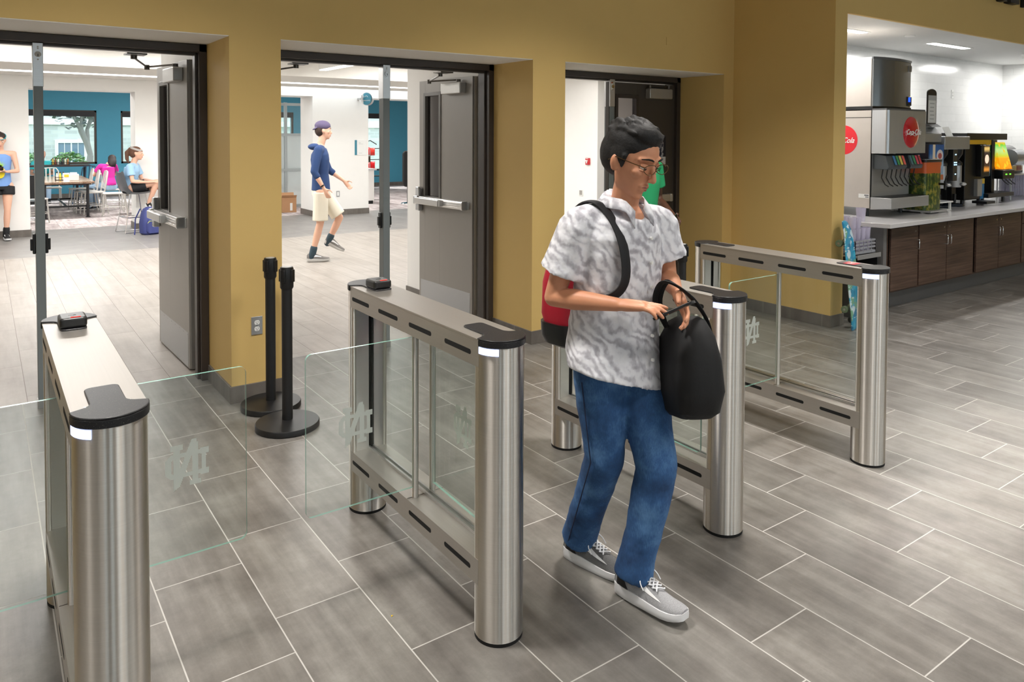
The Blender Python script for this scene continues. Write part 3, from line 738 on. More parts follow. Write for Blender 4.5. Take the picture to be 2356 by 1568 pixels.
# ============================================================ COUNTER AND CABINETS
WALN = wood_mat('dark_walnut_laminate', (48, 34, 28), (78, 58, 48), (104, 82, 70), 0)
WALD = mat('walnut_edge_dark', (42, 30, 25), .5)
ct = MB().prism([(6.64, 3.72), (6.70, 3.505), (12.48, 3.505), (12.48, 4.89), (6.64, 4.89)], .822, .862)
tag(obj('countertop', ct, mat('white_quartz', (205, 203, 204), .18, var=.03, scale=60), bevel=.003), 'long pale quartz worktop running under all the drinks machines', 'worktop')
def cabinet(x0, x1, doors, label, drawer=False):
    t = thing('base_cabinet', label, 'cabinet', (x0, 3.62, 0), group='walnut cabinets under the worktop')
    W = x1 - x0
    obj('cabinet_body', MB().box(0, W - .001, .022, 1.22, .19, .82), WALD, t, smooth=False)
    obj('face_frame', MB().box(0, .018, 0, .022, .19, .82).box(W - .019, W - .001, 0, .022, .19, .82).box(.018, W - .019, 0, .022, .80, .82).box(.018, W - .019, 0, .022, .19, .205), WALN, t, smooth=False)
    obj('toe_kick', MB().box(0, W - .001, .13, .145, .0, .19), mat('grey_toe_kick', (112, 112, 114), .35, .4), t, smooth=False)
    for (a, b, hs) in doors:
        zt = .795
        if drawer:
            dr = obj('drawer', MB().box(a - x0, b - x0, -.018, .004, .66, .795), WALN, t, bevel=.002); zt = .652
        d = obj('cabinet_door', MB().box(a - x0, b - x0, -.018, .004, .207, zt), WALN, t, bevel=.002)
        hx = (b - x0 - .03) if hs > 0 else (a - x0 + .03)
        h = MB().tube([(hx, -.018, .66), (hx, -.042, .662), (hx, -.046, .655), (hx, -.046, .58), (hx, -.042, .572), (hx, -.018, .574)], .005, 10)
        obj('handle', h, CHROME, d)
        obj('lock', MB().rod((hx - hs * .02, -.0195, .745), (hx - hs * .02, -.016, .745), .009, 14), CHROME, d)
cabinet(6.86, 7.42, [(6.90, 7.405, 1)], 'single-door walnut cabinet under the soda fountain, first of the row by the skateboard')
cabinet(7.42, 8.61, [(7.43, 7.985, 1), (7.995, 8.575, -1)], 'two-door walnut cabinet under the creamer and tea dispensers')
cabinet(8.61, 9.80, [(8.655, 9.195, 1), (9.205, 9.785, -1)], 'two-door walnut cabinet under the coffee brewers')
cabinet(9.80, 10.9, [(9.815, 10.34, 1), (10.35, 10.88, -1)], 'walnut cabinet with drawers at the far end of the row', True)
cabinet(10.9, 12.45, [(10.915, 11.67, 1), (11.68, 12.43, -1)], 'wide walnut cabinet against the tiled end wall')
ep = MB().box(6.80, 6.858, 3.622, 4.86, 0, .82); tag(obj('end_panel', ep, mat('grey_end_panel', (128, 126, 126), .35, .3)), 'grey metal end panel closing the row of walnut cabinets', 'panel')

# ------------------------------------------------------------ drinks machines
FTOP = .862
G1 = mat('warm_grey_side_panel', (196, 188, 180), .42, .25); GR = mat('valve_grey', (66, 72, 76), .4)
sd = thing('soda_fountain', 'steel soda fountain with a round red emblem and eight spouts', 'soda fountain', (7.15, 3.95, FTOP))
z = lambda v: v - FTOP
body = MB().box(0, .75, .004, .80, z(.945), z(1.93))
obj('cabinet_body', body, G1, sd, smooth=False, bevel=.004)
obj('seam_line', MB().box(-.0012, .0, .0, .80, z(1.842), z(1.848)), BLACKR, sd, smooth=False)
obj('front_edge', MB().box(-.002, .012, -.002, .004, z(.945), z(1.93)), BLACKR, sd, smooth=False)
for xx in (.05, .7):
    for yy in (.06, .74): obj('foot', MB().cyl((xx, yy), .02, 0, z(.946), 12), BLACKP, sd)
mz = MB().prism([(.0, .0)] + [(.03 + .03 * math.cos(R(a)), -.135 + .03 * math.sin(R(a))) for a in range(180, 271, 15)] + [(.735, -.165), (.735, 0)], z(1.49), z(1.915))
obj('front_panel', mz, steel('polished_steel', (186, 188, 190), .24, 'z', metal=.6), sd)
obj('top_lid', MB().box(0, .75, -.15, .80, z(1.915), z(1.932)), mat('lid_grey', (84, 86, 88), .4), sd)
btn = MB().lathe([(0, .03), (.06, .028), (.115, .02), (.152, .006), (.156, 0), (0, 0)], seg=40)
bo = obj('round_emblem', btn, REDP, sd, label='round red button emblem'); bo.location = (.44, -.165, z(1.70)); bo.rotation_euler = (R(90), 0, 0)
def script_logo(parent, loc, rot, size):
    text_mesh('emblem_lettering', 'Coca-Cola', size, WHITEP, parent, loc, rot, .0012, shear=.45, sx=.86, bold=.001)
script_logo(sd, (.415, -.2035, z(1.70)), (R(90), 0, 0), .075)
sw = MB().tube([(.36, -.199, z(1.668)), (.40, -.199, z(1.676)), (.45, -.199, z(1.664)), (.50, -.199, z(1.676))], .0025, 6); obj('emblem_swash', sw, WHITEP, sd)
side = obj('side_sticker', MB().prism([(.29 + .148 * math.cos(2 * PI * i / 40), z(1.62) + .148 * math.sin(2 * PI * i / 40)) for i in range(40)], -.0015, 0, 'x'), mat('sticker_red', (228, 34, 48), .35), sd, smooth=False, label='round red sticker')
script_logo(sd, (-.002, .325, z(1.615)), (R(90), 0, R(-90)), .078)
lb = obj('data_label', MB().box(-.0015, 0, .01, .12, z(1.045), z(1.085)), WHITEP, sd, smooth=False)
obj('data_label_print', MB().box(-.002, -.0014, .015, .06, z(1.068), z(1.078)).box(-.002, -.0014, .015, .05, z(1.052), z(1.060)), GR, lb, smooth=False)
obj('back_splash', MB().box(.015, .74, -.004, .003, z(1.05), z(1.49)), STX, sd, smooth=False)
dr = MB().prism([(-.21, z(1.058)), (-.21, z(.955)), (.0, z(.935)), (.0, z(1.058))], .0, .74, 'x')
obj('drip_tray', dr, STX, sd, bevel=.004)
gr = MB().box(.02, .72, -.19, -.01, z(1.058), z(1.062)); obj('drip_grille', gr, mat('grille_dark', (40, 42, 44), .4, .5), sd)
LC = [(60, 120, 170), (60, 140, 80), (210, 190, 90), (210, 90, 80), (70, 110, 120), (60, 130, 90), (200, 70, 90), (180, 50, 60)]
for bi, (bx, bw) in enumerate(((.03, .35), (.46, .24))):
    vb = obj('valve_block', MB().prism([(0, z(1.485)), (-.13, z(1.47)), (-.165, z(1.36)), (-.15, z(1.335)), (0, z(1.335))], bx, bx + bw, 'x'), GR, sd, bevel=.004)
    for k in range(4):
        i = bi * 4 + k; xx = bx + bw - .235 + k * .058
        lbm = MB().add([(xx, -.134, z(1.468)), (xx + .042, -.134, z(1.468)), (xx + .042, -.166, z(1.38)), (xx, -.166, z(1.38))], [(0, 3, 2, 1)])
        obj('flavour_label', lbm, mat('flavour_%d' % i, LC[i], .4), vb, smooth=False)
for k in range(8):
    xx = .06 + k * .088
    lv = obj('spout_lever', MB().tube([(xx, -.09, z(1.335)), (xx + .005, -.075, z(1.25)), (xx + .02, -.105, z(1.185)), (xx + .03, -.135, z(1.165))], .006, 8), BLACKP, sd)
im = thing('ice_machine', 'dark curved steel ice machine stacked on top of the soda fountain', 'ice machine', (7.15, 3.95, 1.934))
obj('machine_body', MB().box(0, .74, .012, .66, 0, .505), G1, im, bevel=.003)
fr = MB().prism([(.008, .012)] + [(.008 + .724 * i / 12, -.045 * math.sin(PI * (i / 12) ** .8) - .004) for i in range(13)] + [(.732, .012)], .022, .485)
obj('front_panel', fr, steel('dark_curved_steel', (128, 130, 131), .24, 'z', metal=.65), im)
obj('top_trim', MB().prism([(-.003, .012)] + [(-.003 + .746 * i / 12, -.05 * math.sin(PI * (i / 12) ** .8) - .006) for i in range(13)] + [(.743, .012)], .485, .508), mat('lid_grey', (84, 86, 88), .4), im)
obj('base_trim', MB().box(-.003, .743, -.008, .66, 0, .022), BLACKP, im)
ds = obj('control_panel', MB().box(.63, .715, -.028, .0, .04, .135), BLACKP, im, bevel=.006); obj('display', MB().box(.645, .685, -.0295, -.0275, .08, .125), emis('blue_display', (30, 70, 255), 3.0), ds, smooth=False)
obj('maker_badge', MB().prism(rrect(.655, .715, .39, .455, .012), -.022, -.016, 'y'), mat('badge_grey', (150, 150, 148), .3, .6), im)
# tea urn with printed wrap
def teap(t, g):
    sp = t.new('ShaderNodeSeparateXYZ'); t.l(g, sp.inputs[0]); zz = sp.outputs[2]
    n = t.noise(g, 7, 4); leafc = t.ramp(n, [(.35, lin((30, 46, 22))), (.5, lin((60, 86, 34))), (.62, lin((150, 140, 50))), (.72, lin((70, 70, 90)))])
    return t.mix(t.math('GREATER_THAN', t.math('ADD', zz, t.math('MULTIPLY', n, .06)), .80), leafc, lin((196, 92, 46)))
tu = thing('tea_dispenser', 'tea dispenser wrapped in an orange and green leafy print', 'drink dispenser', (7.93, 3.80, FTOP))
obj('container', MB().prism(rrect(0, .35, 0, .4, .03), .03, .53), graphic('tea_wrap', teap), tu, label='orange and leafy green printed container')
obj('lid', MB().prism(rrect(-.01, .355, -.01, .41, .03), .53, .56), BLACKP, tu, bevel=.006)
obj('tap', MB().rod((.30, 0, .30), (.30, -.07, .30), .014).rod((.30, -.06, .33), (.30, -.06, .24), .013).rod((.30, -.06, .33), (.30, -.075, .39), .008), BLACKP, tu)
obj('base', MB().box(0, .355, -.06, .4, .012, .03).box(.02, .05, .02, .05, 0, .012).box(.32, .35, .02, .05, 0, .012).box(.02, .05, .33, .36, 0, .012).box(.32, .35, .33, .36, 0, .012), STX, tu, smooth=False)
bt = thing('tea_brewer', 'steel brewer head with a red lit button above the leafy tea dispenser', 'brewer', (8.235, 4.20, FTOP))
obj('brewer_body', MB().box(.08, .37, .0, .42, 0, .735), STX, bt, bevel=.006); obj('hood', MB().box(.0, .375, -.24, .42, .735, .83).prism([(-.24, .832), (.42, .832), (.39, .90), (-.17, .90)], .0, .375, 'x'), STX, bt, bevel=.004)
cp = obj('control_panel', MB().box(-.20, -.09, -.12, -.09, .585, .665), BLACKP, bt, bevel=.003); obj('panel_arm', MB().box(-.16, .09, -.09, .02, .60, .64), BLACKP, bt); obj('lamp', MB().box(-.15, -.11, -.123, -.12, .61, .63), LEDR, cp, smooth=False)
# creamer machine
def creamp(t, g):
    sp = t.new('ShaderNodeSeparateXYZ'); t.l(g, sp.inputs[0]); x_, zz = sp.outputs[0], sp.outputs[2]
    def d(cx, cz, rx, rz): return t.math('ADD', t.math('POWER', t.math('DIVIDE', t.math('SUBTRACT', x_, cx), rx), 2.0), t.math('POWER', t.math('DIVIDE', t.math('SUBTRACT', zz, cz), rz), 2.0))
    base = t.ramp(zz, [(0, lin((150, 175, 200))), (.3, lin((160, 190, 215))), (.7, lin((40, 110, 180))), (1, lin((30, 90, 165)))])
    c = t.mix(t.math('LESS_THAN', d(.45, .36, .42, .2), 1.0), base, lin((200, 140, 80)))
    c = t.mix(t.math('LESS_THAN', d(.42, .42, .26, .11), 1.0), c, lin((232, 205, 165)))
    pour = t.math('LESS_THAN', t.math('ABSOLUTE', t.math('SUBTRACT', x_, .3)), .09)
    c = t.mix(t.math('MULTIPLY', pour, t.math('GREATER_THAN', zz, .45)), c, lin((240, 225, 200)))
    c = t.mix(t.math('LESS_THAN', d(.73, .64, .23, .19), 1.0), c, lin((226, 222, 224)))
    return t.mix(t.math('LESS_THAN', d(.73, .62, .14, .1), 1.0), c, lin((190, 90, 90)))
cr = thing('creamer_dispenser', 'creamer dispenser with a blue poster of poured cream and a red-handled tap', 'drink dispenser', (8.305, 3.92, FTOP))
obj('machine_body', MB().box(.0, .30, .05, .24, .10, .42), mat('creamer_blue', (24, 96, 176), .3), cr, bevel=.004); obj('upper_body', MB().box(0, .31, .03, .26, .42, .72), mat('creamer_dark', (46, 50, 60), .35), cr, bevel=.004)
obj('front_poster', MB().box(.0, .31, .018, .03, .385, .71), graphic('creamer_print', creamp, .25), cr, smooth=False)
obj('price_strip', MB().box(.0, .31, .016, .03, .325, .38), mat('strip_orange', (190, 110, 70), .4, var=.4, scale=25), cr, smooth=False)
obj('tap', MB().rod((.12, .05, .27), (.12, -.02, .27), .015).rod((.12, -.015, .30), (.12, -.015, .20), .014), BLACKP, cr); obj('tap_handle', MB().cap_chain([(.13, -.02, .31), (.10, -.03, .37)], [.012, .008]), REDP, cr, label='red tap handle')
obj('drip_shelf', MB().box(-.0, .30, -.10, .06, .085, .10).box(.0, .02, -.08, -.06, 0, .085).box(.27, .295, -.08, -.06, 0, .085).box(.02, .28, -.09, .02, 0, .012), WHITEP, cr, bevel=.002)
# sign holder
sh = thing('sign_holder', 'black arched sign frame standing on the steel brewer', 'sign', (8.49, 4.02, FTOP + .902))
ar = rrect(-.10, .10, .03, .36, .02); 
obj('frame', MB().prism([(-.10, .03), (.10, .03), (.10, .37)] + [(.10 * math.cos(R(a)), .37 + .045 * math.sin(R(a))) for a in range(15, 166, 15)] + [(-.10, .37)], -.006, .006, 'y'), BLACKP, sh, smooth=False)
obj('paper', MB().box(-.085, .085, -.008, -.006, .045, .345), WHITEP, sh, smooth=False)
obj('paper_header', MB().box(-.085, .085, -.0085, -.0078, .29, .345), mat('pale_grey_print', (188, 188, 186), .6), sh, smooth=False)
for k in range(5): obj('print_line', MB().box(-.05 + .006 * (k % 2), .05 - .008 * (k % 3), -.0087, -.0079, .25 - k * .042, .262 - k * .042), mat('pale_grey_print', (188, 188, 186), .6), sh, smooth=False)
obj('base', MB().prism([(-.06, 0), (.06, 0), (.012, .035), (-.012, .035)], -.11, .11, 'x'), mat('dark_steel', (90, 90, 90), .35, .8), sh)
tag(obj('paper_card', MB().add([(8.72, 3.96, 1.664), (8.88, 3.96, 1.664), (8.85, 4.00, 1.77), (8.70, 4.00, 1.765)], [(0, 1, 2, 3)]).add([(8.72, 3.963, 1.664), (8.88, 3.963, 1.664), (8.85, 4.003, 1.77), (8.70, 4.003, 1.765)], [(3, 2, 1, 0)]), WHITEP, smooth=False), 'small white card propped on top of the coffee brewers', 'card')
# twin coffee brewer with two urns
cb_ = thing('coffee_brewer', 'twin coffee brewer with a steel hood and blue lit buttons', 'coffee brewer', (8.62, 3.93, FTOP))
obj('hood', MB().box(0, .60, .0, .55, .655, .80), STX, cb_, bevel=.006)
obj('tower', MB().box(.0, .60, .22, .55, .02, .655), mat('tower_dark', (50, 50, 52), .35, .3), cb_, bevel=.004)
cc = obj('control_column', MB().box(.25, .35, .02, .24, .30, .655), mat('dark_steel', (90, 90, 90), .35, .8), cb_, bevel=.003)
for (x0, zz) in ((.27, .50), (.31, .50), (.27, .475), (.31, .475), (.295, .37), (.295, .59)): obj('button', MB().box(x0, x0 + .02, .016, .02, zz, zz + .012), emis('pale_blue_led', (150, 215, 255), 4.0), cc, smooth=False)
for x in (.12, .48): obj('filter_basket', MB().lathe([(0, .53), (.05, .53), (.09, .60), (.095, .655), (0, .655)], (x, .12, 0), 24), BLACKP, cb_)
for i, x in enumerate((.12, .48)):
    u = thing('coffee_urn', ['tall insulated coffee urn standing in the twin brewer on the creamer side', 'tall insulated coffee urn standing in the twin brewer beside the black machine'][i], 'coffee urn', (8.62 + x, 3.93 + .11, FTOP), group='coffee urns')
    obj('urn_base', MB().lathe([(0, 0), (.105, 0), (.11, .012), (.10, .03), (.03, .035), (0, .035)], seg=30), mat('urn_base', (18, 30, 44), .2), u); obj('stand', MB().box(-.05, .05, .0, .05, .03, .24).rod((0, -.01, .04), (0, -.01, .14), .018), BLACKP, u)
    obj('urn_body', MB().lathe([(0, .22), (.07, .22), (.075, .235), (.075, .46), (.07, .48), (.05, .50), (0, .505)], seg=30), STX, u)
    obj('urn_lid', MB().lathe([(0, .47), (.08, .47), (.08, .50), (.05, .53), (0, .535)], seg=30), BLACKP, u)
    obj('tap', MB().ell((0, -.09, .26), (.035, .045, .025), 14, 8), mat('tap_clear_chrome', (220, 222, 224), .08, .8), u)
# black hot chocolate machine
def hotp(t, g):
    sp = t.new('ShaderNodeSeparateXYZ'); t.l(g, sp.inputs[0]); x_, zz = sp.outputs[0], sp.outputs[2]
    d = t.math('ADD', t.math('POWER', t.math('DIVIDE', t.math('SUBTRACT', x_, .5), .4), 2.0), t.math('POWER', t.math('DIVIDE', t.math('SUBTRACT', zz, .5), .17), 2.0))
    c = t.ramp(zz, [(0, lin((20, 20, 20))), (.1, lin((230, 150, 60))), (.25, lin((60, 40, 30))), (.75, lin((50, 40, 40))), (.9, lin((240, 200, 120))), (1, lin((20, 20, 20)))])
    return t.mix(t.math('LESS_THAN', d, 1.0), c, lin((255, 225, 200)))
hc = thing('hot_drink_machine', 'tall black hot drink machine with a narrow lit picture', 'drink machine', (9.245, 3.93, FTOP))
obj('machine_body', MB().box(0, .50, .06, .60, .06, .70).box(.28, .50, .0, .06, .33, .70), BLACKP, hc, bevel=.006); obj('top_cover', MB().box(0, .50, .04, .60, .70, .84), BLACKP, hc, bevel=.005); obj('top_band', MB().box(.02, .49, .03, .04, .71, .76), mat('band_yellow', (232, 180, 30), .35), hc, smooth=False)
obj('lit_picture', MB().box(.345, .475, -.004, .0, .38, .69), graphic('hot_drink_picture', hotp, .3, .8), hc, smooth=False, label='lit picture of a cup')
obj('nozzle_panel', MB().box(.24, .36, .02, .06, .10, .30), STX, hc); obj('side_label', MB().box(.40, .50, .055, .06, .06, .3), mat('label_blue', (30, 120, 175), .4), hc, smooth=False); obj('label_corner', MB().box(.40, .50, .052, .056, .24, .3), mat('label_yellow', (225, 190, 50), .4), hc, smooth=False)
obj('drip_tray', MB().box(.20, .42, -.10, .06, .02, .05), mat('grille_dark', (40, 42, 44), .4, .5), hc)
for xx in (.04, .46):
    for yy in (.1, .55): obj('foot', MB().cyl((xx, yy), .02, 0, .06, 10), BLACKP, hc)
# juice dispenser
def leafp(t, g):
    sp = t.new('ShaderNodeSeparateXYZ'); t.l(g, sp.inputs[0]); x_, zz = sp.outputs[0], sp.outputs[2]
    n = t.noise(g, 4, 1); top = t.math('MULTIPLY', t.math('GREATER_THAN', zz, .5), t.math('GREATER_THAN', n, .5))
    c = t.mix(t.math('LESS_THAN', zz, .08), lin((226, 230, 228)), lin((70, 150, 180))); return t.mix(top, c, lin((60, 140, 50)))
def juicep(t, g):
    sp = t.new('ShaderNodeSeparateXYZ'); t.l(g, sp.inputs[0]); x_, zz = sp.outputs[0], sp.outputs[2]
    n = t.noise(g, 5, 2); c = t.ramp(zz, [(0, lin((250, 150, 10))), (.4, lin((255, 170, 20))), (.5, lin((200, 215, 60))), (.72, lin((190, 235, 150))), (.9, lin((110, 210, 60))), (1, lin((240, 190, 40)))])
    return t.mix(t.math('GREATER_THAN', n, .6), c, lin((255, 200, 40)))
jd = thing('juice_dispenser', 'black framed juice dispenser with a glowing orange and green picture', 'drink dispenser', (9.74, 4.05, FTOP))
obj('frame', MB().box(.02, .78, 0, .5, .76, .84).box(.36, .44, 0, .5, .08, .76).box(.44, .80, .12, .5, .34, .76).box(.015, .06, .2, .5, .1, .76), BLACKP, jd, bevel=.005)
obj('yellow_band', MB().box(.02, .36, .012, .02, .70, .76), mat('band_yellow', (232, 180, 30), .35), jd, smooth=False)
obj('leaf_panel', MB().box(.0, .36, .02, .03, .32, .70), graphic('leaf_print', leafp, .3), jd, smooth=False, label='white panel with green leaves')
obj('lit_panel', MB().prism([(0.0, .40), (-.07, .40), (.02, .73), (.09, .73)], .46, .76, 'x'), graphic('juice_picture', juicep, .3, .8), jd, smooth=False, label='glowing juice picture')
obj('valve_block', MB().box(.45, .78, -.09, .12, .28, .39), BLACKP, jd, bevel=.004)
for k in range(2): obj('button', MB().box(.52 + k * .11, .56 + k * .11, -.094, -.089, .33, .345), emis('green_led', (110, 230, 60), 2.0), jd, smooth=False)
for k in range(3): obj('spout_lever', MB().tube([(.52 + k * .1, -.05, .28), (.53 + k * .1, -.08, .24), (.56 + k * .1, -.11, .21)], .006, 8), BLACKP, jd)
obj('splash_panel', MB().box(.02, .35, .12, .14, .12, .31).box(.45, .74, .12, .14, .12, .31), STX, jd, smooth=False)
obj('drip_tray', MB().box(-.01, .70, -.12, .2, .07, .12), BLACKP, jd, bevel=.004)
for xx in (0, .56):
    for yy in (-.05, .4): obj('foot', MB().cyl((xx, yy), .018, 0, .08, 10), BLACKP, jd)
# toaster-like dispenser at the end, on a steel shelf
ts = thing('rounded_warmer', 'black and chrome machine with a rounded clear front at the end of the row', 'food warmer', (10.80, 4.15, 1.19))
pr = [(.26 * math.cos(R(a)) - .0, .30 * math.sin(R(a)) + .06) for a in range(0, 181, 12)]
obj('machine_body', MB().prism([(-.02, 0), (.3, 0)] + [(.3 - .0, .1)] + [(.3 + (-.30) * (1 - math.cos(R(a))) * .5 * 1.0, .1 + .26 * math.sin(R(a))) for a in range(10, 171, 16)] + [(-.02, .1)], 0, .42, 'x'), BLACKP, ts)
obj('front_strip', MB().box(.02, .40, -.026, -.02, .03, .095), CHROME, ts); obj('label', MB().box(.22, .36, -.029, -.026, .035, .09), mat('warmer_label', (140, 60, 40), .4), ts, smooth=False)
obj('glass_front', MB().tube([(.04, .0, .2), (.38, .0, .2)], .11, 20), mat('clear_grey_plastic', (150, 155, 160), .08, .3), ts)
sf_ = thing('steel_shelf', 'steel wire shelf under the rounded warmer holding it above the cups', 'shelf', (10.55, 3.95, FTOP))
obj('shelf_plate', MB().box(0, 1.2, .05, .7, .31, .325), STX, sf_)
for xx in (.02, 1.18):
    for yy in (.07, .68): obj('leg', MB().cyl((xx, yy), .01, 0, .31, 10), STX, sf_)
# cups
CUP = mat('lilac_clear_plastic', (208, 203, 224), .12, alpha=.38)
def cup(loc, label, group, h=.115, r=.036):
    c = obj('cup', MB().lathe([(0, 0), (r * .78, 0), (r * .84, .01), (r, h), (r * .95, h), (r * .8, .014), (0, .012)], seg=20), CUP)
    c.location = loc; return tag(c, label, 'cup', group)
lab_c = 'clear lilac plastic tumbler in the stacks at the far end of the worktop'; g_c = 'tumblers stacked at the far end of the worktop'
c0 = cup((10.62, 3.92, FTOP), lab_c, g_c); first = True
for ix in range(8):
    for iy in range(2):
        for iz in range(3):
            l_ = (11.2 + ix * .08, 4.28 + iy * .085, FTOP + .0875 * iz + (0.0 if iz == 0 else .03 * 0))
            l_ = (l_[0], l_[1], FTOP + iz * .094)
            if first: c0.location = l_; first = False
            else: dup(c0, l_)
# trolley with cup crate
tr = thing('cup_trolley', 'dark steel trolley with a shelf, between the golden wall and the cabinets', 'trolley', (6.30, 3.58, 0))
obj('shelf', MB().box(-.05, .33, -.02, .55, .585, .60).box(-.05, .33, -.03, -.02, .57, .61), STX, tr, bevel=.002)
obj('side_panel', MB().box(-.05, -.04, 0, .55, .05, .585).box(.32, .33, 0, .55, .05, .585).box(-.04, .32, .50, .51, .05, .585), mat('trolley_dark', (34, 34, 38), .5), tr, smooth=False)
for xx in (-.02, .29):
    for yy in (.04, .50): obj('caster', MB().rod((xx - .012, yy, .026), (xx + .012, yy, .026), .026, 16).box(xx - .015, xx + .015, yy - .01, yy + .01, .03, .06), BLACKP, tr)
ck = thing('cup_rack', 'light grey plastic cup rack on the steel trolley', 'rack', (6.27, 3.59, .6105))
m = MB().box(0, .34, 0, .36, .0, .02)
for zz in (.045, .075, .105): m.box(0, .34, 0, .006, zz, zz + .014).box(0, .34, .354, .36, zz, zz + .014).box(0, .006, 0, .36, zz, zz + .014).box(.334, .34, 0, .36, zz, zz + .014)
for k in range(6):
    for a in (0, .354): m.box(k * .0668, k * .0668 + .006, a, a + .006, 0, .119)
    m.box(0, .006, k * .07, k * .07 + .006, 0, .119).box(.334, .34, k * .07, k * .07 + .006, 0, .119)
obj('rack_body', m, mat('rack_grey', (150, 152, 158), .5), ck, smooth=False)
lab_d = 'clear lilac plastic tumbler stacked in the grey cup rack by the skateboard'; g_d = 'tumblers in the grey cup rack'
c1 = cup((0, 0, 0), lab_d, g_d, .10, .038); first = True
for ix in range(4):
    for iy in range(2):
        for iz in range(3 if ix < 2 else 2):
            l_ = (6.318 + ix * .078, 3.65 + iy * .11, .632 + iz * .1005)
            if first: c1.location = l_; first = False
            else: dup(c1, l_)
cup((6.72, 3.80, FTOP), 'single larger frosted tumbler standing by itself at the corner of the worktop', None, .125, .046)
# power outlet on the white tiles
t = thing('wall_outlet', 'white power outlet on the white tiled wall behind the drinks machines', 'outlet', (10.93, 4.9, 2.245))
obj('cover_plate', MB().prism(rrect(-.036, .036, -.058, .058, .004), -.006, 0, 'y'), WHITEP, t, bevel=.002)
for dz in (.02, -.02): obj('receptacle', MB().prism(rrect(-.015, .015, dz - .012, dz + .012, .006), -.008, -.005, 'y'), mat('ivory', (210, 210, 205), .4), t)
# raised letters of the sign above the alcove, cut by the frame
for i, (ch, x) in enumerate((('A', 8.55), ('R', 9.10), ('K', 9.42), ('E', 9.85), ('T', 10.3))):
    pass
LB = mat('letter_black', (16, 18, 22), .4); LF = mat('letter_face', (140, 155, 175), .35)
for i, (ch, x) in enumerate((('K', 8.95), ('E', 9.33), ('T', 9.70))):
    o = text_mesh('sign_letter', ch, .52, LB, None, (x, 3.59, 3.30), (R(90), 0, 0), .035, align='CENTER', bold=.01)
    tag(o, ['raised black sign letter above the alcove, first from the golden wall', 'raised black sign letter above the alcove, between two others', 'raised black sign letter above the alcove, farthest from the golden wall'][i], 'letter', 'raised letters above the drinks alcove')
# litter on the floor
LIT = mat('crumb_orange', (200, 130, 60), .7)
for i, (u_, v_, s_, l_) in enumerate([(1.19, 1.83, .008, 'tiny orange leaf scrap on the tiles beside the steel column'), (2.55, 2.72, .014, 'brown leaf scrap on the tiles under the turnstile behind the man'), (1.12, 2.28, .008, 'yellow leaf crumb on the tiles in the shadow of a turnstile'), (.9, 4.0, .02, 'small white paper scrap on the tiles before the belt posts')]):
    m = MB().add([(0, 0, .001), (s_, s_ * .2, .003), (s_ * .9, s_ * .9, .001), (s_ * .1, s_ * .7, .004)], [(0, 1, 2, 3)])
    o = obj('floor_scrap', m, [LIT, mat('crumb_brown', (150, 90, 50), .7), mat('crumb_yellow', (205, 170, 40), .7), WHITEP][i], smooth=False); o.location = (u_, v_, 0); tag(o, l_, 'litter')
# ============================================================ DINING ROOM AND CORRIDOR FURNITURE
CHS = mat('brushed_pale_aluminium', (205, 202, 196), .38, .35); PIPE = mat('black_pipe', (28, 28, 30), .45)
def slat_chair(loc, rz, label, colour=CHS):
    t = thing('dining_chair', label, 'chair', loc, rz, 'slat back metal chairs')
    obj('seat', MB().prism(rrect(-.20, .20, -.20, .20, .05), .435, .46), colour, t, bevel=.006)
    for s_ in (-1, 1):
        obj('leg', MB().tube([(s_ * .17, .17, .44), (s_ * .185, .20, .0)], .013, 10), colour, t)
        obj('leg', MB().tube([(s_ * .17, -.18, .46), (s_ * .178, -.21, .22), (s_ * .185, -.25, .0)], .013, 10), colour, t)
    bf = MB().tube([(-.17, -.18, .45), (-.172, -.215, .65), (-.16, -.24, .80), (-.12, -.252, .865), (0, -.256, .878), (.12, -.252, .865), (.16, -.24, .80), (.172, -.215, .65), (.17, -.18, .45)], .013, 10)
    b = obj('backrest', bf, colour, t)
    for x in (-.075, 0, .075): obj('back_slat', MB().tube([(x, -.195, .52), (x, -.222, .68), (x, -.252, .865)], .012, 8, ry=.006), colour, b)
    obj('lower_rail', MB().rod((-.172, -.19, .52), (.172, -.19, .52), .010), colour, b)
    obj('stretcher', MB().rod((-.178, .19, .20), (.178, .19, .20), .008).rod((-.178, .185, .18), (-.180, -.22, .18), .008).rod((.178, .185, .18), (.180, -.22, .18), .008), colour, t)
    return t
slat_chair((2.15, 16.90, 0), R(80), 'pale metal slat-back chair pulled out from the near corner of the long table')
for k, (x, y, a, l) in enumerate([(1.83, 17.40, 95, 'pale metal slat-back chair pushed in beside the black pipe leg of the table'), (1.74, 17.80, 92, 'pale metal slat-back chair second along the side of the long table'), (1.72, 18.70, 92, 'pale metal slat-back chair third along the side of the long table'),
    (1.22, 19.3, 180, 'pale metal slat-back chair at the far end of the long table'), (.55, 17.3, -92, 'pale metal slat-back chair beside the grey mullion, on the window side of the table'), (.55, 17.9, -88, 'pale metal slat-back chair in the middle of the window side of the table'),
    (.72, 16.15, -60, 'pale metal slat-back chair turned at the table end, behind the mullion'), (2.25, 18.05, 180, 'pale metal slat-back chair the person in magenta sits on')]):
    slat_chair((x, y, 0), R(a), l)
slat_chair((2.62, 17.3, 0), R(95), 'pale metal slat-back chair standing behind the seated person in light blue')
NAVY = mat('navy_chair', (36, 60, 84), .45)
slat_chair((1.95, 20.1, 0), R(150), 'navy metal chair under the dining room window', NAVY)
dt = thing('dining_table', 'long wooden dining table on black pipe legs', 'table', (1.32, 17.95, 0))
TOPW = wood_mat('table_top_wood', (110, 80, 60), (160, 132, 110), (196, 172, 150), 1, .14)
obj('table_top', MB().box(-.46, .46, -1.35, 1.05, .675, .715), TOPW, dt, bevel=.004)
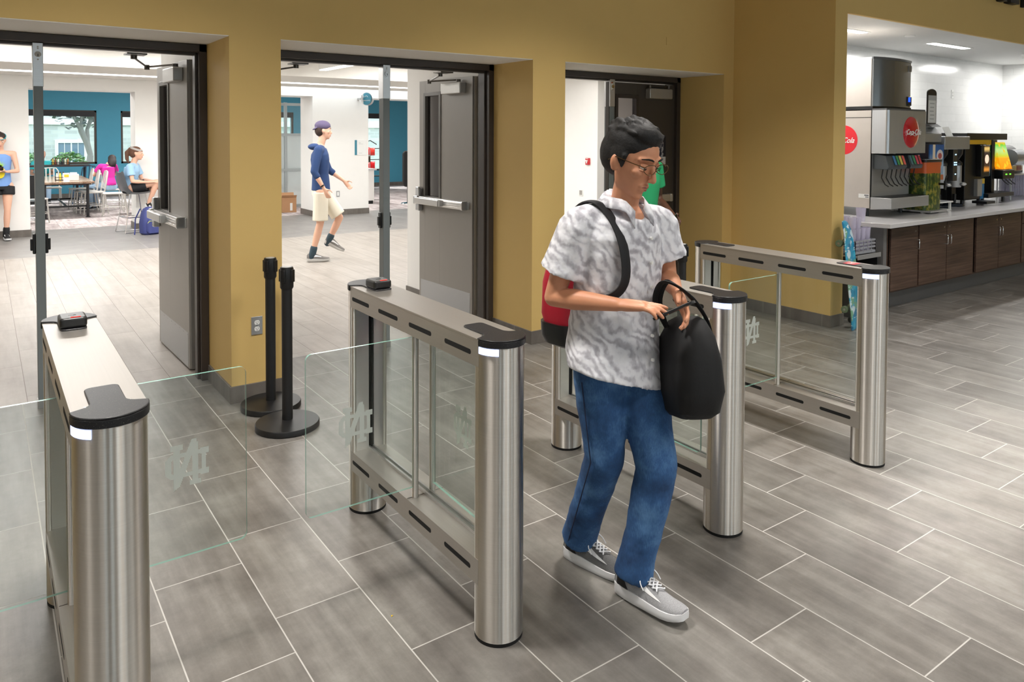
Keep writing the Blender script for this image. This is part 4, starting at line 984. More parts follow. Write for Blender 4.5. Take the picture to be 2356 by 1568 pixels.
obj('apron', MB().box(-.42, .42, -1.2, .95, .645, .675), mat('walnut_edge_dark', (42, 30, 25)), dt, smooth=False)
for y in (-1.13, .85):
    for x in (-.36, .36):
        obj('leg', MB().rod((x, y, .0), (x, y, .66), .026, 14).cyl((x, y), .045, 0, .012, 16).cyl((x, y), .034, .20, .25, 14), PIPE, dt)
    obj('cross_pipe', MB().rod((-.36, y, .225), (.36, y, .225), .018, 12), PIPE, dt)
obj('long_pipe', MB().rod((0, -1.13, .225), (0, .85, .225), .018, 12), PIPE, dt)
def caddy(loc, label, tints):
    t = thing('condiment_caddy', label, 'caddy', loc, group='condiment caddies')
    obj('rack', MB().box(-.09, .09, -.06, .06, 0, .012).box(-.09, -.084, -.06, .06, 0, .08).box(.084, .09, -.06, .06, 0, .08).box(-.09, .09, -.06, -.054, .06, .07), PIPE, t, smooth=False)
    for i, c in enumerate(tints):
        j = obj('bottle', MB().lathe([(0, .012), (.019, .012), (.02, .10), (.012, .13), (.012, .145), (0, .146)], (-.055 + i * .055, 0, 0), 12), mat('sauce_%d_%d_%d' % c, c, .35), t)
        obj('bottle_cap', MB().cyl((-.055 + i * .055, 0), .013, .146, .168, 10), mat('sauce_cap', (70, 50, 36), .5), j)
caddy((1.25, 17.25, .715), 'condiment caddy on the long wooden table beside the napkin box', [(230, 225, 205), (226, 200, 60), (235, 232, 222)])
nb = thing('napkin_box', 'white napkin box standing near the end of the long wooden table', 'napkin dispenser', (1.46, 17.05, .715))
obj('box_body', MB().box(-.09, .09, -.06, .06, 0, .13), mat('napkin_white', (226, 224, 220), .4), nb, bevel=.008)
obj('napkins', MB().box(-.06, .06, -.03, .03, .13, .16), WHITEP, nb); obj('box_side', MB().box(-.092, -.09, -.055, .055, .01, .12), mat('wood_tan', (180, 140, 100)), nb, smooth=False)
mc = thing('menu_card', 'yellow and white menu card standing on the long wooden table', 'menu card', (1.33, 16.92, .715))
obj('card', MB().prism([(-.03, 0), (.03, 0), (.002, .16), (-.002, .16)], -.05, .05, 'x'), WHITEP, mc, smooth=False); obj('card_print', MB().box(-.04, .04, -.023, -.021, .08, .13), mat('print_yellow', (220, 200, 60), .5), mc, smooth=False)
ht = thing('window_ledge_table', 'narrow dark high table along the dining room window', 'high table', (1.35, 20.6, 0))
obj('table_top', MB().box(-1.1, .75, -.2, .25, .86, .90), mat('walnut_edge_dark', (42, 30, 25)), ht, bevel=.003)
for x in (-1.0, .65): obj('leg', MB().rod((x, 0, 0), (x, 0, .86), .03), PIPE, ht)
caddy((1.40, 20.55, .90), 'condiment caddy on the high table, nearest the mullion', [(210, 170, 60), (120, 60, 40), (235, 232, 222)])
caddy((1.60, 20.60, .90), 'condiment caddy on the high table, away from the mullion', [(60, 60, 60), (230, 225, 205), (180, 120, 60)])
# stool
stl = thing('bar_stool', 'grey bucket seat stool on thin chrome legs under the person in light blue', 'stool', (2.07, 13.86, 0))
SH = mat('grey_shell_seat', (104, 108, 114), .3, .3)
m = MB(); rg = []
for i, (y, z_, w_) in enumerate([(.20, .66, .16), (.14, .655, .20), (0, .645, .205), (-.12, .655, .205), (-.18, .72, .20), (-.215, .85, .185), (-.235, .98, .15), (-.24, 1.01, .11)]):
    rg.append([(-w_, y + .0, z_ + .03), (-w_ * .6, y, z_ + .004), (0, y, z_), (w_ * .6, y, z_ + .004), (w_, y, z_ + .03), (w_ * .6, y - .01, z_ - .008), (0, y - .012, z_ - .012), (-w_ * .6, y - .01, z_ - .008)])
so2 = obj('seat_shell', m.rings(rg), SH, stl)
for s_ in (-1, 1):
    for yy in (-.2, .2): obj('leg', MB().tube([(s_ * .12, yy * .6, .65), (s_ * .19, yy * 1.15, .012)], .008, 8), CHROME, stl)
    obj('floor_rail', MB().rod((s_ * .19, -.23, .012), (s_ * .19, .23, .012), .008), CHROME, stl)
obj('foot_rail', MB().tube([(-.165, -.19, .26), (.165, -.19, .26), (.165, .19, .26), (-.165, .19, .26)], .007, 8, closed=True), CHROME, stl)
stl.rotation_euler = (0, 0, R(-75))
# backpack on the floor
bp_ = thing('backpack', 'navy blue backpack on the floor leaning by the white pillar under the stool', 'backpack', (2.24, 13.42, 0), R(20))
NB = mat('navy_nylon', (62, 70, 128), .6, var=.15, bump=.3, bscale=30)
obj('bag_body', MB().rings([[(x * sx, y * sy, zz) for x, y in rrect(-.16, .16, -.10, .10, .06)] for zz, sx, sy in ((.0, .8, .8), (.03, 1, 1), (.2, 1.02, 1.05), (.34, .9, .9), (.42, .7, .7), (.45, .4, .4))]), NB, bp_)
obj('front_pocket', MB().rings([[(x * s_, y * .5 - .10, zz) for x, y in rrect(-.13, .13, -.08, .08, .04)] for zz, s_ in ((.03, .8), (.06, 1), (.2, 1), (.25, .8))]), NB, bp_)
obj('piping', MB().tube([(-.13, -.142, .2), (-.10, -.146, .23), (.10, -.146, .23), (.13, -.142, .2)], .004, 6).tube([(-.03, -.15, .33), (.06, -.13, .36)], .006, 6), mat('lime_piping', (196, 208, 90), .5), bp_)
obj('strap', MB().tube([(-.12, .10, .42), (-.17, .16, .25), (-.20, .12, .05), (-.24, .06, .01)], .012, 8, ry=.004), NB, bp_)
# black seat at the mullion
bc = thing('office_stool', 'black seat with chrome legs half hidden behind the first grey mullion', 'stool', (.62, 14.9, 0))
obj('seat', MB().prism(rrect(-.2, .2, -.2, .2, .05), .46, .52), BLACKP, bc, bevel=.01); obj('backrest', MB().prism(rrect(-.18, .18, -.22, -.19, .012), .56, .95), BLACKP, bc, bevel=.008)
for s_ in (-1, 1):
    for yy in (-.18, .18): obj('leg', MB().rod((s_ * .15, yy * .8, .47), (s_ * .19, yy, 0), .01), CHROME, bc)
obj('footring', MB().tube([(-.17, -.17, .2), (.17, -.17, .2), (.17, .17, .2), (-.17, .17, .2)], .008, 8, closed=True), CHROME, bc)
# glazed partition
gp = thing('glazed_partition', 'grey framed glass partition beyond the middle doorway', 'partition', (5.25, 16.6, 0))
PF = mat('partition_grey', (168, 176, 178), .4, .2)
for x in (-1.2, -.62, .12, .30, .90): obj('post', MB().box(x - .03, x + .03, -.03, .03, 0, 2.36), PF, gp, smooth=False)
for zz in (0.04, .85, 1.64, 2.32): obj('rail', MB().box(-1.2, .9, -.028, .028, zz - .03, zz + .03), PF, gp, smooth=False)
obj('frosted_pane', MB().box(-1.2, .9, -.004, .004, .07, 1.62), frosted('frosted_film', (222, 230, 230), .75), gp, smooth=False); obj('clear_pane', MB().box(-1.2, .9, -.004, .004, 1.66, 2.30), GLASS, gp, smooth=False)
cx = thing('cardboard_box', 'open brown cardboard box on the floor by the glass partition', 'box', (5.30, 15.72, 0), R(-12))
CB = mat('cardboard', (186, 142, 104), .8, var=.08)
obj('box_body', MB().box(-.15, .15, -.2, .2, 0, .005).box(-.15, .15, -.2, -.195, 0, .31).box(-.15, .15, .195, .2, 0, .31).box(-.15, -.145, -.2, .2, 0, .31).box(.145, .15, -.2, .2, 0, .31), CB, cx, smooth=False)
obj('flap', MB().add([(-.15, -.2, .31), (.15, -.2, .31), (.15, -.28, .37), (-.15, -.28, .37)], [(0, 1, 2, 3)]), CB, cx, smooth=False); obj('flap', MB().add([(-.15, .2, .31), (.15, .2, .31), (.15, .27, .39), (-.15, .27, .39)], [(0, 1, 2, 3)]), CB, cx, smooth=False)
obj('shipping_label', MB().box(.02, .07, -.2015, -.2, .04, .2), WHITEP, cx, smooth=False)
# signs on the white pillar
rs = thing('projecting_sign', 'round teal sign sticking out from the white pillar on a small bracket', 'sign', (6.45, 14.5, 2.385), group=None)
m = MB().tube([(.02, -.17, 0), (.06, -.15, 0)], .135, 32); obj('sign_rim', MB().tube([(.015, -.21, 0), (.075, -.17, 0)], .135, 32), ALU, rs)
fc = obj('sign_face', MB().tube([(.010, -.213, 0), (.0152, -.2101, 0)], .125, 32), mat('sign_teal', (60, 130, 150), .4), rs)
d_ = (Vector((.0152, -.2101, 0)) - Vector((.010, -.213, 0))).normalized(); ang = math.atan2(-d_.x, d_.y)
text_mesh('sign_text', 'Restrooms', .042, WHITEP, fc, (.0095, -.2133, -.03), (R(90), 0, ang), .0003); obj('sign_arc', MB().tube([Vector((.009, -.2135, .02)) + Vector((math.cos(ang) * .04 * math.cos(R(a)), math.sin(ang) * .04 * math.cos(R(a)), .04 * math.sin(R(a)))) for a in range(20, 161, 20)], .004, 6), WHITEP, fc)
obj('bracket', MB().box(-.09, -.07, -.20, -.18, -.07, .07).rod((-.08, -.19, .04), (.02, -.18, .04), .008).rod((-.08, -.19, -.04), (.02, -.18, -.04), .008).box(-.10, -.06, -.18, 0, -.02, .02), ALU, rs)
ws = thing('wall_plaque', 'white and teal room plaque on the white pillar behind the walking man in blue', 'sign', (6.42, 14.5, 1.38))
obj('plaque_face', MB().box(-.08, .125, -.012, 0, -.155, .155), WHITEP, ws, bevel=.002); obj('plaque_band', MB().box(-.125, -.08, -.012, 0, -.155, .155), mat('sign_teal', (60, 130, 150), .4), ws, smooth=False)
obj('plaque_print', MB().box(-.04, .0, -.013, -.0119, .09, .10).box(-.04, .06, -.013, -.0119, .07, .076).box(-.04, .03, -.013, -.0119, -.12, -.112), mat('pale_grey_print', (188, 188, 186), .6), ws, smooth=False)
wo = thing('wall_outlet', 'small grey rimmed outlet low on the white pillar behind the walking man in blue', 'outlet', (5.925, 14.5, .435)); obj('cover_plate', MB().prism(rrect(-.035, .035, -.06, .06, .004), -.006, 0, 'y'), STX, wo); obj('receptacle', MB().prism(rrect(-.02, .02, -.04, .04, .006), -.008, -.006, 'y'), WHITEP, wo)
# right wall bits in third opening
fa = thing('fire_alarm_pull', 'red fire alarm pull on the white corridor wall behind the walking man', 'fire alarm', (8.75, 9.98, 1.195))
obj('alarm_body', MB().box(-.04, 0, -.045, .045, -.06, .06), REDP, fa, bevel=.004); obj('pull_handle', MB().box(-.055, -.04, -.028, .028, .0, .022).box(-.055, -.04, -.009, .009, -.035, .0), WHITEP, fa, bevel=.002); obj('alarm_print', MB().box(-.0415, -.04, -.03, .03, .04, .05), WHITEP, fa, smooth=False)
th = thing('wall_thermostat', 'small grey wall sensor on the white corridor wall below the fire alarm', 'thermostat', (8.75, 10.17, .63)); obj('sensor_frame', MB().box(-.012, 0, -.055, .055, -.06, .06), WHITEP, th, bevel=.003); obj('sensor_face', MB().box(-.018, -.012, -.035, .035, -.04, .04), mat('sensor_grey', (160, 156, 150), .5), th, bevel=.002)
# snack stand
sn = thing('snack_counter', 'small counter edge with snacks beyond the middle doorway mullion', 'counter', (7.45, 16.4, 0))
obj('counter_body', MB().box(0, .16, 0, .8, .08, .80), OFFW, sn, smooth=False); obj('counter_top', MB().box(-.02, .22, -.02, .82, .80, .84), mat('white_quartz', (205, 203, 204)), sn); obj('toe', MB().box(.02, .14, .02, .78, 0, .08), BLACKP, sn, smooth=False)
rk = thing('snack_rack', 'black wire rack holding bags of snacks', 'rack', (7.95, 17.35, 0))
obj('rack_frame', MB().rod((-.3, 0, 0), (-.3, 0, 1.3), .012).rod((.3, 0, 0), (.3, 0, 1.3), .012).rod((-.3, 0, 1.02), (.3, 0, 1.02), .01).rod((-.3, 0, 1.3), (.3, 0, 1.3), .01).tube([(-.3, 0, 1.3), (-.2, 0, 1.45), (.0, 0, 1.5), (.15, -.05, 1.4)], .012, 8).box(-.3, .3, -.15, .15, .60, .62), PIPE, rk)
rk2 = 0
SN = [((210, 36, 40), 'bright red snack bag'), ((60, 52, 40), 'dark brown snack bag'), ((214, 60, 50), 'red snack bag'), ((220, 200, 60), 'yellow snack bag'), ((120, 176, 60), 'lime green snack bag')]
for i, (x, zz, c) in enumerate([(-.24, 1.22, 0), (-.10, 1.24, 0), (.04, 1.22, 2), (-.22, 1.035, 1), (-.08, 1.05, 1), (-.24, .85, 2), (-.10, .86, 0), (.04, .88, 0), (-.2, .66, 4), (-.05, .66, 3)]):
    pos = ['hanging at the top of the black rack, nearest the white pillar', 'hanging second in the top row of the black rack', 'hanging third in the top row of the black rack', 'in the middle row by the pillar', 'in the middle row toward the mullion', 'lower on the black rack by the pillar', 'lower on the black rack in the centre', 'lower on the black rack by the mullion', 'on the bottom shelf by the pillar', 'on the bottom shelf by the mullion'][i]
    s_ = obj('snack_bag', MB().rings([[(a * w_ * 1.05, b * d_2, z3 * 1.05) for a, b in rrect(-.065, .065, -.03, .03, .028)] for z3, w_, d_2 in ((-.09, 1, .1), (-.07, .95, .7), (0, .9, 1), (.07, .95, .7), (.09, 1, .1))]), mat('snack_%d' % c, SN[c][0], .25)); s_.location = (7.95 + x, 17.35 - .04 - (.05 if zz < .7 else 0), zz + (.055 if zz < .7 else 0))
    tag(s_, SN[c][1] + ' ' + pos, 'snack bag', 'snack bags on the black rack')
sta = thing('high_chair_back', 'black upright padded stand on a chrome foot beside the far teal wall', 'stand', (8.3, 16.0, 0))
obj('pad', MB().prism([(y, z_) for y, z_ in rrect(-.13, .17, .40, 1.27, .10)], -.03, .05, 'y'), BLACKP, sta, bevel=.02); obj('stem', MB().rod((.0, 0, .03), (.0, 0, .45), .02), BLACKP, sta); obj('foot', MB().lathe([(0, 0), (.17, 0), (.16, .02), (.03, .04), (0, .04)], seg=24), CHROME, sta)
# pendant strip fixture in corridor
pf = thing('pendant_light', 'bright linear light fixture hanging under the corridor ceiling beyond the middle doorway', 'ceiling light', (4.37, 10.4, 2.65), R(90))
obj('housing', MB().box(-.9, .9, -.06, .06, .012, .10), WHITEP, pf); obj('diffuser', MB().box(-.89, .89, -.055, .055, 0, .012), LIGHTW, pf, smooth=False); obj('hanger', MB().rod((-.6, 0, .1), (-.6, 0, .25), .004), CHROME, pf); obj('hanger', MB().rod((.6, 0, .1), (.6, 0, .25), .004), CHROME, pf)
dup(pf, (8.30, 9.3, 2.65), R(90), label='bright linear light fixture hanging under the corridor ceiling beyond the third doorway')
# ------------------------------------------------------------ outside the windows
struct('ground', MB().box(-20, 40, 22.35, 60, -.3, -.2), mat('lawn', (110, 130, 84), .9, var=.3, scale=3), smooth=False)
bd = thing('brick_building', 'pale brick building with white framed windows seen through the dining room window', 'building', (3, 31, -.2))
def brickm():
    t = NT('pale_brick'); b = t.new('ShaderNodeTexBrick'); b.inputs['Scale'].default_value = 1.0; b.inputs['Brick Width'].default_value = .4; b.inputs['Row Height'].default_value = .13; b.inputs['Mortar Size'].default_value = .012
    b.inputs['Color1'].default_value = (*lin((214, 214, 206)), 1); b.inputs['Color2'].default_value = (*lin((188, 190, 186)), 1); b.inputs['Mortar'].default_value = (*lin((206, 208, 204)), 1)
    tc = t.new('ShaderNodeTexCoord'); sp = t.new('ShaderNodeSeparateXYZ'); cb = t.new('ShaderNodeCombineXYZ'); t.l(tc.outputs['Object'], sp.inputs[0]); t.l(sp.outputs[0], cb.inputs[0]); t.l(sp.outputs[2], cb.inputs[1]); t.l(cb.outputs[0], b.inputs[0])
    t.l(b.outputs[0], t.b.inputs['Base Color']); t.b.inputs['Roughness'].default_value = .9; return t.m
obj('facade', MB().box(-14, 22, 0, 6, 0, 8), brickm(), bd, smooth=False)
obj('ledge', MB().box(-14, 22, -.08, 0, 2.15, 2.35), OFFW, bd, smooth=False)
for x in (-3.4, -.4, 2.6, 5.8, 9.0, 12.4):
    for z0, h in ((.35, 1.15), (2.5, 1.3)):
        wf = MB().box(x - .5, x + .5, -.06, .0, z0 - .1, z0).box(x - .5, x + .5, -.06, 0, z0 + h, z0 + h + .1).box(x - .5, x - .4, -.06, 0, z0, z0 + h).box(x + .4, x + .5, -.06, 0, z0, z0 + h)
        wf.box(x - .02, x + .02, -.05, 0, z0, z0 + h).box(x - .4, x + .4, -.05, 0, z0 + h / 2 - .02, z0 + h / 2 + .02).box(x - .22, x - .2, -.045, 0, z0, z0 + h).box(x + .2, x + .22, -.045, 0, z0, z0 + h)
        w_ = obj('window', wf, OFFW, bd, smooth=False); obj('pane', MB().box(x - .4, x + .4, -.02, -.001, z0, z0 + h), mat('window_blue_grey', (120, 142, 160), .15), w_, smooth=False)
def tree(loc, label, h, spread, seed, n=260, trunk_r=.12, leafc=(120, 140, 110), crown_z=None):
    rnd = random.Random(seed); t = thing('tree', label, 'tree', loc); m = MB()
    tips = []
    def grow(p, d, r, L, k):
        q = p + d * L; mid = (p + q) / 2 + Vector((rnd.uniform(-.05, .05), rnd.uniform(-.05, .05), 0)) * L
        m.tube([p, mid, q], [r, r * .85, r * .68], 8)
        if k == 0: tips.append(q); return
        for _ in range(3 if k > 1 else 2):
            nd = (d + Vector((rnd.uniform(-1, 1), rnd.uniform(-.7, .7), rnd.uniform(-.1, .6))) * spread).normalized(); grow(q, nd, r * .62, L * .72, k - 1)
        if k < 3: tips.append(q)
    grow(Vector((0, 0, 0)), Vector((.05, 0, 1)), trunk_r, h * .32, 4)
    obj('trunk', m, mat('grey_bark', (150, 142, 136), .9, var=.2), t)
    f = MB()
    for tp in tips:
        for _ in range(n // max(1, len(tips)) + 2):
            c = tp + Vector((rnd.gauss(0, .28), rnd.gauss(0, .28), rnd.gauss(0, .25))); a = rnd.uniform(0, 6.3); s_ = rnd.uniform(.07, .14)
            u = Vector((math.cos(a), math.sin(a), rnd.uniform(-.6, .6))) * s_; v = Vector((-math.sin(a), math.cos(a), rnd.uniform(-.8, .8))) * s_ * .6
            f.add([c - u, c - v, c + u, c + v], [(0, 1, 2, 3)])
    obj('foliage', f, mat('leaf_%d' % seed, leafc, .7, var=.35, scale=6), t, smooth=False)
tree((2.75, 27.2, -.2), 'bare-limbed tree with thin leaves in front of the pale brick building', 3.6, .62, 3, 1500, .13, (112, 122, 118))
tree((10.6, 27.5, -.2), 'leafy green tree outside the window past the white pillar', 4.2, .7, 5, 4200, .14, (120, 160, 80))
for i, (x, y, s_) in enumerate(((.95, 25.0, .85), (2.1, 25.7, .8), (-.25, 25.4, .9))):
    rnd = random.Random(20 + i); f = MB()
    for _ in range(1500):
        d = Vector((rnd.gauss(0, 1), rnd.gauss(0, 1), rnd.gauss(0, 1))).normalized() * rnd.uniform(.75, 1.0); c = Vector((d.x * .55, d.y * .5, d.z * s_ * .7 + .75)); a = rnd.uniform(0, 6.3); q = .05
        u = Vector((math.cos(a), math.sin(a), rnd.uniform(-.6, .6))) * q; v = Vector((-math.sin(a), math.cos(a), .4)) * q * .6; f.add([c - u, c - v, c + u, c + v], [(0, 1, 2, 3)])
    b = thing('bush', ['rounded green bush outside the window behind the mullion', 'rounded green bush outside the window toward the tree', 'rounded green bush outside the window at its hidden edge'][i], 'bush', (x, y, -.2)); obj('foliage', f, mat('bush_leaf', (110, 150, 84), .7, var=.35, scale=6), b, smooth=False); obj('stem', MB().rod((0, 0, 0), (0, 0, .6), .05), mat('grey_bark', (150, 142, 136)), b)
# ============================================================ PEOPLE
def smooth_path(P_, n=6):
    P_ = [Vector(p) for p in P_]; out = []
    for i in range(len(P_) - 1):
        a, b, c, d = P_[max(i - 1, 0)], P_[i], P_[i + 1], P_[min(i + 2, len(P_) - 1)]
        for k in range(n):
            t = k / n; out.append(.5 * ((2 * b) + (c - a) * t + (2 * a - 5 * b + 4 * c - d) * t * t + (3 * b - a - 3 * c + d) * t ** 3))
    out.append(P_[-1]); return out
def fr(o, f, u=(0, 0, 1)):
    """frame at o: x right, y forward, z up"""
    f = Vector(f).normalized(); u = Vector(u); u = (u - f * u.dot(f)).normalized(); r = f.cross(u)
    M_ = Matrix.Identity(4)
    for i in range(3): M_[i][0] = r[i]; M_[i][1] = f[i]; M_[i][2] = u[i]; M_[i][3] = o[i]
    return M_
def hand(mb, W, d, n, s, curl=.35, k=1.0, cs=None):
    """wrist W, direction d, palm side n, thumb side s; fingers curl towards n"""
    W, d, n, s = Vector(W), Vector(d).normalized(), Vector(n), Vector(s)
    n = (n - d * n.dot(d)).normalized(); s = (s - d * s.dot(d) - n * s.dot(n)).normalized()
    mb.cap_chain([W - d * .01, W + d * .03 * k, W + d * .075 * k], [.019 * k, .022 * k, .019 * k], 12)
    for o, r in ((.024, .014), (.008, .0145), (-.008, .014), (-.023, .013)):
        mb.cap_chain([W + d * .015 * k + s * o * .6 * k, W + d * .088 * k + s * o * k], [r * k, r * .82 * k], 10)
    cs = cs or [curl] * 4
    for o, L, r, c in ((.027, .072, .0086, cs[0]), (.0095, .080, .0088, cs[1]), (-.0085, .074, .0084, cs[2]), (-.0255, .058, .0076, cs[3])):
        p = W + d * .086 * k + s * o * k; pts = [p]; a = c * .6
        for fr_, da in ((.46, c), (.30, c * .9), (.24, 0)):
            dd = (d * math.cos(a) + n * math.sin(a) + s * o * 2.5).normalized(); p = p + dd * L * k * fr_; pts.append(p); a += da
        mb.cap_chain(pts, [r * k, r * .97 * k, r * .9 * k, r * .74 * k], 10)
    b = W + d * .022 * k + s * .022 * k; t1 = b + (d * .55 + s * .72 + n * .35).normalized() * .042 * k; t2 = t1 + (d * .85 + s * .35 + n * .35).normalized() * .032 * k; t3 = t2 + (d * .95 + s * .05 + n * .3).normalized() * .022 * k
    mb.cap_chain([b, t1, t2, t3], [.0145 * k, .0115 * k, .0102 * k, .0085 * k], 10)
def head(mb, M_):
    mb.T = M_
    mb.ell((0, -.014, .03), (.073, .094, .086), 24, 16)
    # face as one lofted mask: width and depth per height
    rg = []
    for z, w_, yb, yf in ((.085, .050, -.03, .066), (.060, .062, -.04, .078), (.035, .066, -.04, .083), (.012, .066, -.04, .079), (-.012, .066, -.035, .081), (-.035, .061, -.03, .080), (-.055, .055, -.02, .079), (-.075, .047, -.012, .078), (-.092, .035, -.002, .077), (-.104, .020, .015, .068)):
        r_ = []
        for i in range(24):
            a = 2 * PI * i / 24; c, s = math.cos(a), math.sin(a)
            r_.append((w_ * c, (yf if s > 0 else -yb) * (abs(s) ** (.85 if s > 0 else 1)) * (1 if s > 0 else -1), z))
        rg.append(r_)
    mb.rings(rg)
    mb.ell((0, .064, -.092), (.019, .017, .014), 12, 8)
    mb.cap_chain([(0, .080, .024), (0, .092, .002), (0, .103, -.022)], [.0075, .0085, .0105], 10)
    for s in (-1, 1):
        mb.ell((s * .0095, .095, -.027), (.0075, .009, .0065), 8, 6); mb.ell((s * .036, .056, -.010), (.024, .022, .018), 12, 8)
        mb.cap_chain([(s * .048, .062, .035), (s * .030, .079, .040), (s * .008, .083, .036)], [.007, .0075, .007], 8)
        mb.T = M_ @ Matrix.Translation((s * .074, -.006, -.004)) @ Euler((.12, 0, s * .35)).to_matrix().to_4x4(); mb.ell((0, 0, 0), (.007, .018, .031), 12, 8); mb.ell((s * .004, -.004, .004), (.007, .013, .02), 8, 6); mb.T = M_
    mb.cap_chain([(-.020, .078, -.052), (0, .087, -.0505), (.020, .078, -.052)], [.0045, .0066, .0045], 8)
    mb.cap_chain([(-.017, .077, -.063), (0, .085, -.064), (.017, .077, -.063)], [.0045, .007, .0045], 8)
    mb.T = None
def face_bits(parent, M_, brow=(30, 24, 20), iris=(50, 34, 24), lips=(170, 96, 88), skin=None):
    for s in (-1, 1):
        e = MB(); e.T = M_; e.ell((s * .030, .0705, .013), (.0135, .0118, .0100), 16, 12); eo = obj('eye', e, mat('eye_white', (222, 214, 206), .3), parent)
        i = MB(); i.T = M_; i.ell((s * .0305, .0785, .0095), (.0056, .0050, .0056), 10, 8); obj('iris', i, mat('iris_%d' % iris[0], iris, .25), eo)
        if skin:
            k = MB(); k.T = M_; k.ell((s * .030, .0710, .0195), (.0160, .0135, .0080), 16, 10, rot=(-.35, 0, 0)); k.ell((s * .030, .0695, .0030), (.0145, .0115, .0055), 14, 8); obj('eyelid', k, skin, parent)
        l = MB(); l.T = M_; l.cap_chain([(s * .013, .0885, .0385), (s * .024, .0885, .0430), (s * .036, .0835, .0440), (s * .050, .0690, .0385)], [.0024, .0032, .0030, .0016], 6)
        obj('eyebrow', l, mat('brow_%d' % brow[0], brow, .9), parent)
    l = MB(); l.T = M_; l.cap_chain([(-.019, .0790, -.0548), (-.008, .0865, -.0530), (0, .0880, -.0540), (.008, .0865, -.0530), (.019, .0790, -.0548)], [.0018, .0036, .0036, .0036, .0018], 8); l.cap_chain([(-.016, .0790, -.0605), (0, .0872, -.0622), (.016, .0790, -.0605)], [.0022, .0048, .0022], 8)
    obj('mouth', l, mat('lips_%d' % lips[0], lips, .55), parent)
def orings(mb, R_, seg=28):
    """R_: (centre, half width, half depth, right, forward)"""
    rings = []
    for c, a, b, r, f in R_:
        c, r, f = Vector(c), Vector(r).normalized(), Vector(f).normalized()
        rings.append([c + r * (a * math.cos(2 * PI * i / seg)) + f * (b * math.sin(2 * PI * i / seg)) for i in range(seg)])
    mb.rings(rings)
def body(parent, J, skin, voxel=.008, k=1.0, hd=True, hands=True, w=1.0, vneck=False):
    g = {a: Vector(b) for a, b in J.items() if isinstance(b, (tuple, Vector))}; mb = MB(); nk = J.get('nk', .052)
    f = g['fwd']; r = f.cross(Vector((0, 0, 1))).normalized()
    pe, ch, ne = g['pelvis'], g['chest'], g['neck']
    orings(mb, [(pe - Vector((0, 0, .07)), .10 * w, .08, r, f), (pe, .145 * w, .10, r, f), (pe.lerp(ch, .45), .118 * w, .088, r, f), (ch - Vector((0, 0, .04)), .142 * w, .105, r, f), (ch + Vector((0, 0, .06)), .150 * w, .098, r, f), (ne - Vector((0, 0, .035)), .075, .065, r, f)])
    mb.cap_chain([g['shR'], ne - Vector((0, 0, .055)), g['shL']], [.046, .058, .046], 14)
    mb.cap_chain([ne - Vector((0, 0, .05)), ne, g['head'] - Vector((0, 0, .03))], [.062, nk * k, nk * k], 16)
    if vneck: mb.cap_chain([ne + Vector((0, 0, .0)), ne + f * .045 - Vector((0, 0, .04)), ne + f * .066 - Vector((0, 0, .070)), ne + f * .082 - Vector((0, 0, .095))], [.052, .046, .030, .014], 16)
    for s in 'RL':
        mb.cap_chain([g['sh' + s], g['sh' + s].lerp(g['el' + s], .5), g['el' + s]], [.047 * k, .043 * k, .034 * k], 14)
        mb.cap_chain([g['el' + s], g['el' + s].lerp(g['wr' + s], .35), g['wr' + s]], [.034 * k, .037 * k, .023 * k], 14)
        mb.cap_chain([g['hip' + s], g['hip' + s].lerp(g['kn' + s], .5), g['kn' + s]], [.082, .072 * k, .051 * k], 14)
        mb.cap_chain([g['kn' + s], g['kn' + s].lerp(g['an' + s], .35), g['an' + s]], [.050 * k, .052 * k, .032 * k], 14)
        mb.cap_chain([g['an' + s], g['an' + s].lerp(g['to' + s], .25) - Vector((0, 0, .02))], [.030, .022], 10)
        if hands and 'hd' + s in g: hand(mb, g['wr' + s], g['hd' + s], g['hn' + s], g['ht' + s], J.get('curl' + s, .3), k if k < 1 else 1.0, J.get('cs' + s))
    M_ = fr(g['head'], g['look'], g.get('hup', Vector((0, 0, 1)))) @ Matrix.Scale(J.get('hs', 1.0), 4)
    if hd: head(mb, M_)
    return remeshed('body', mb, skin, parent, voxel, 3), M_
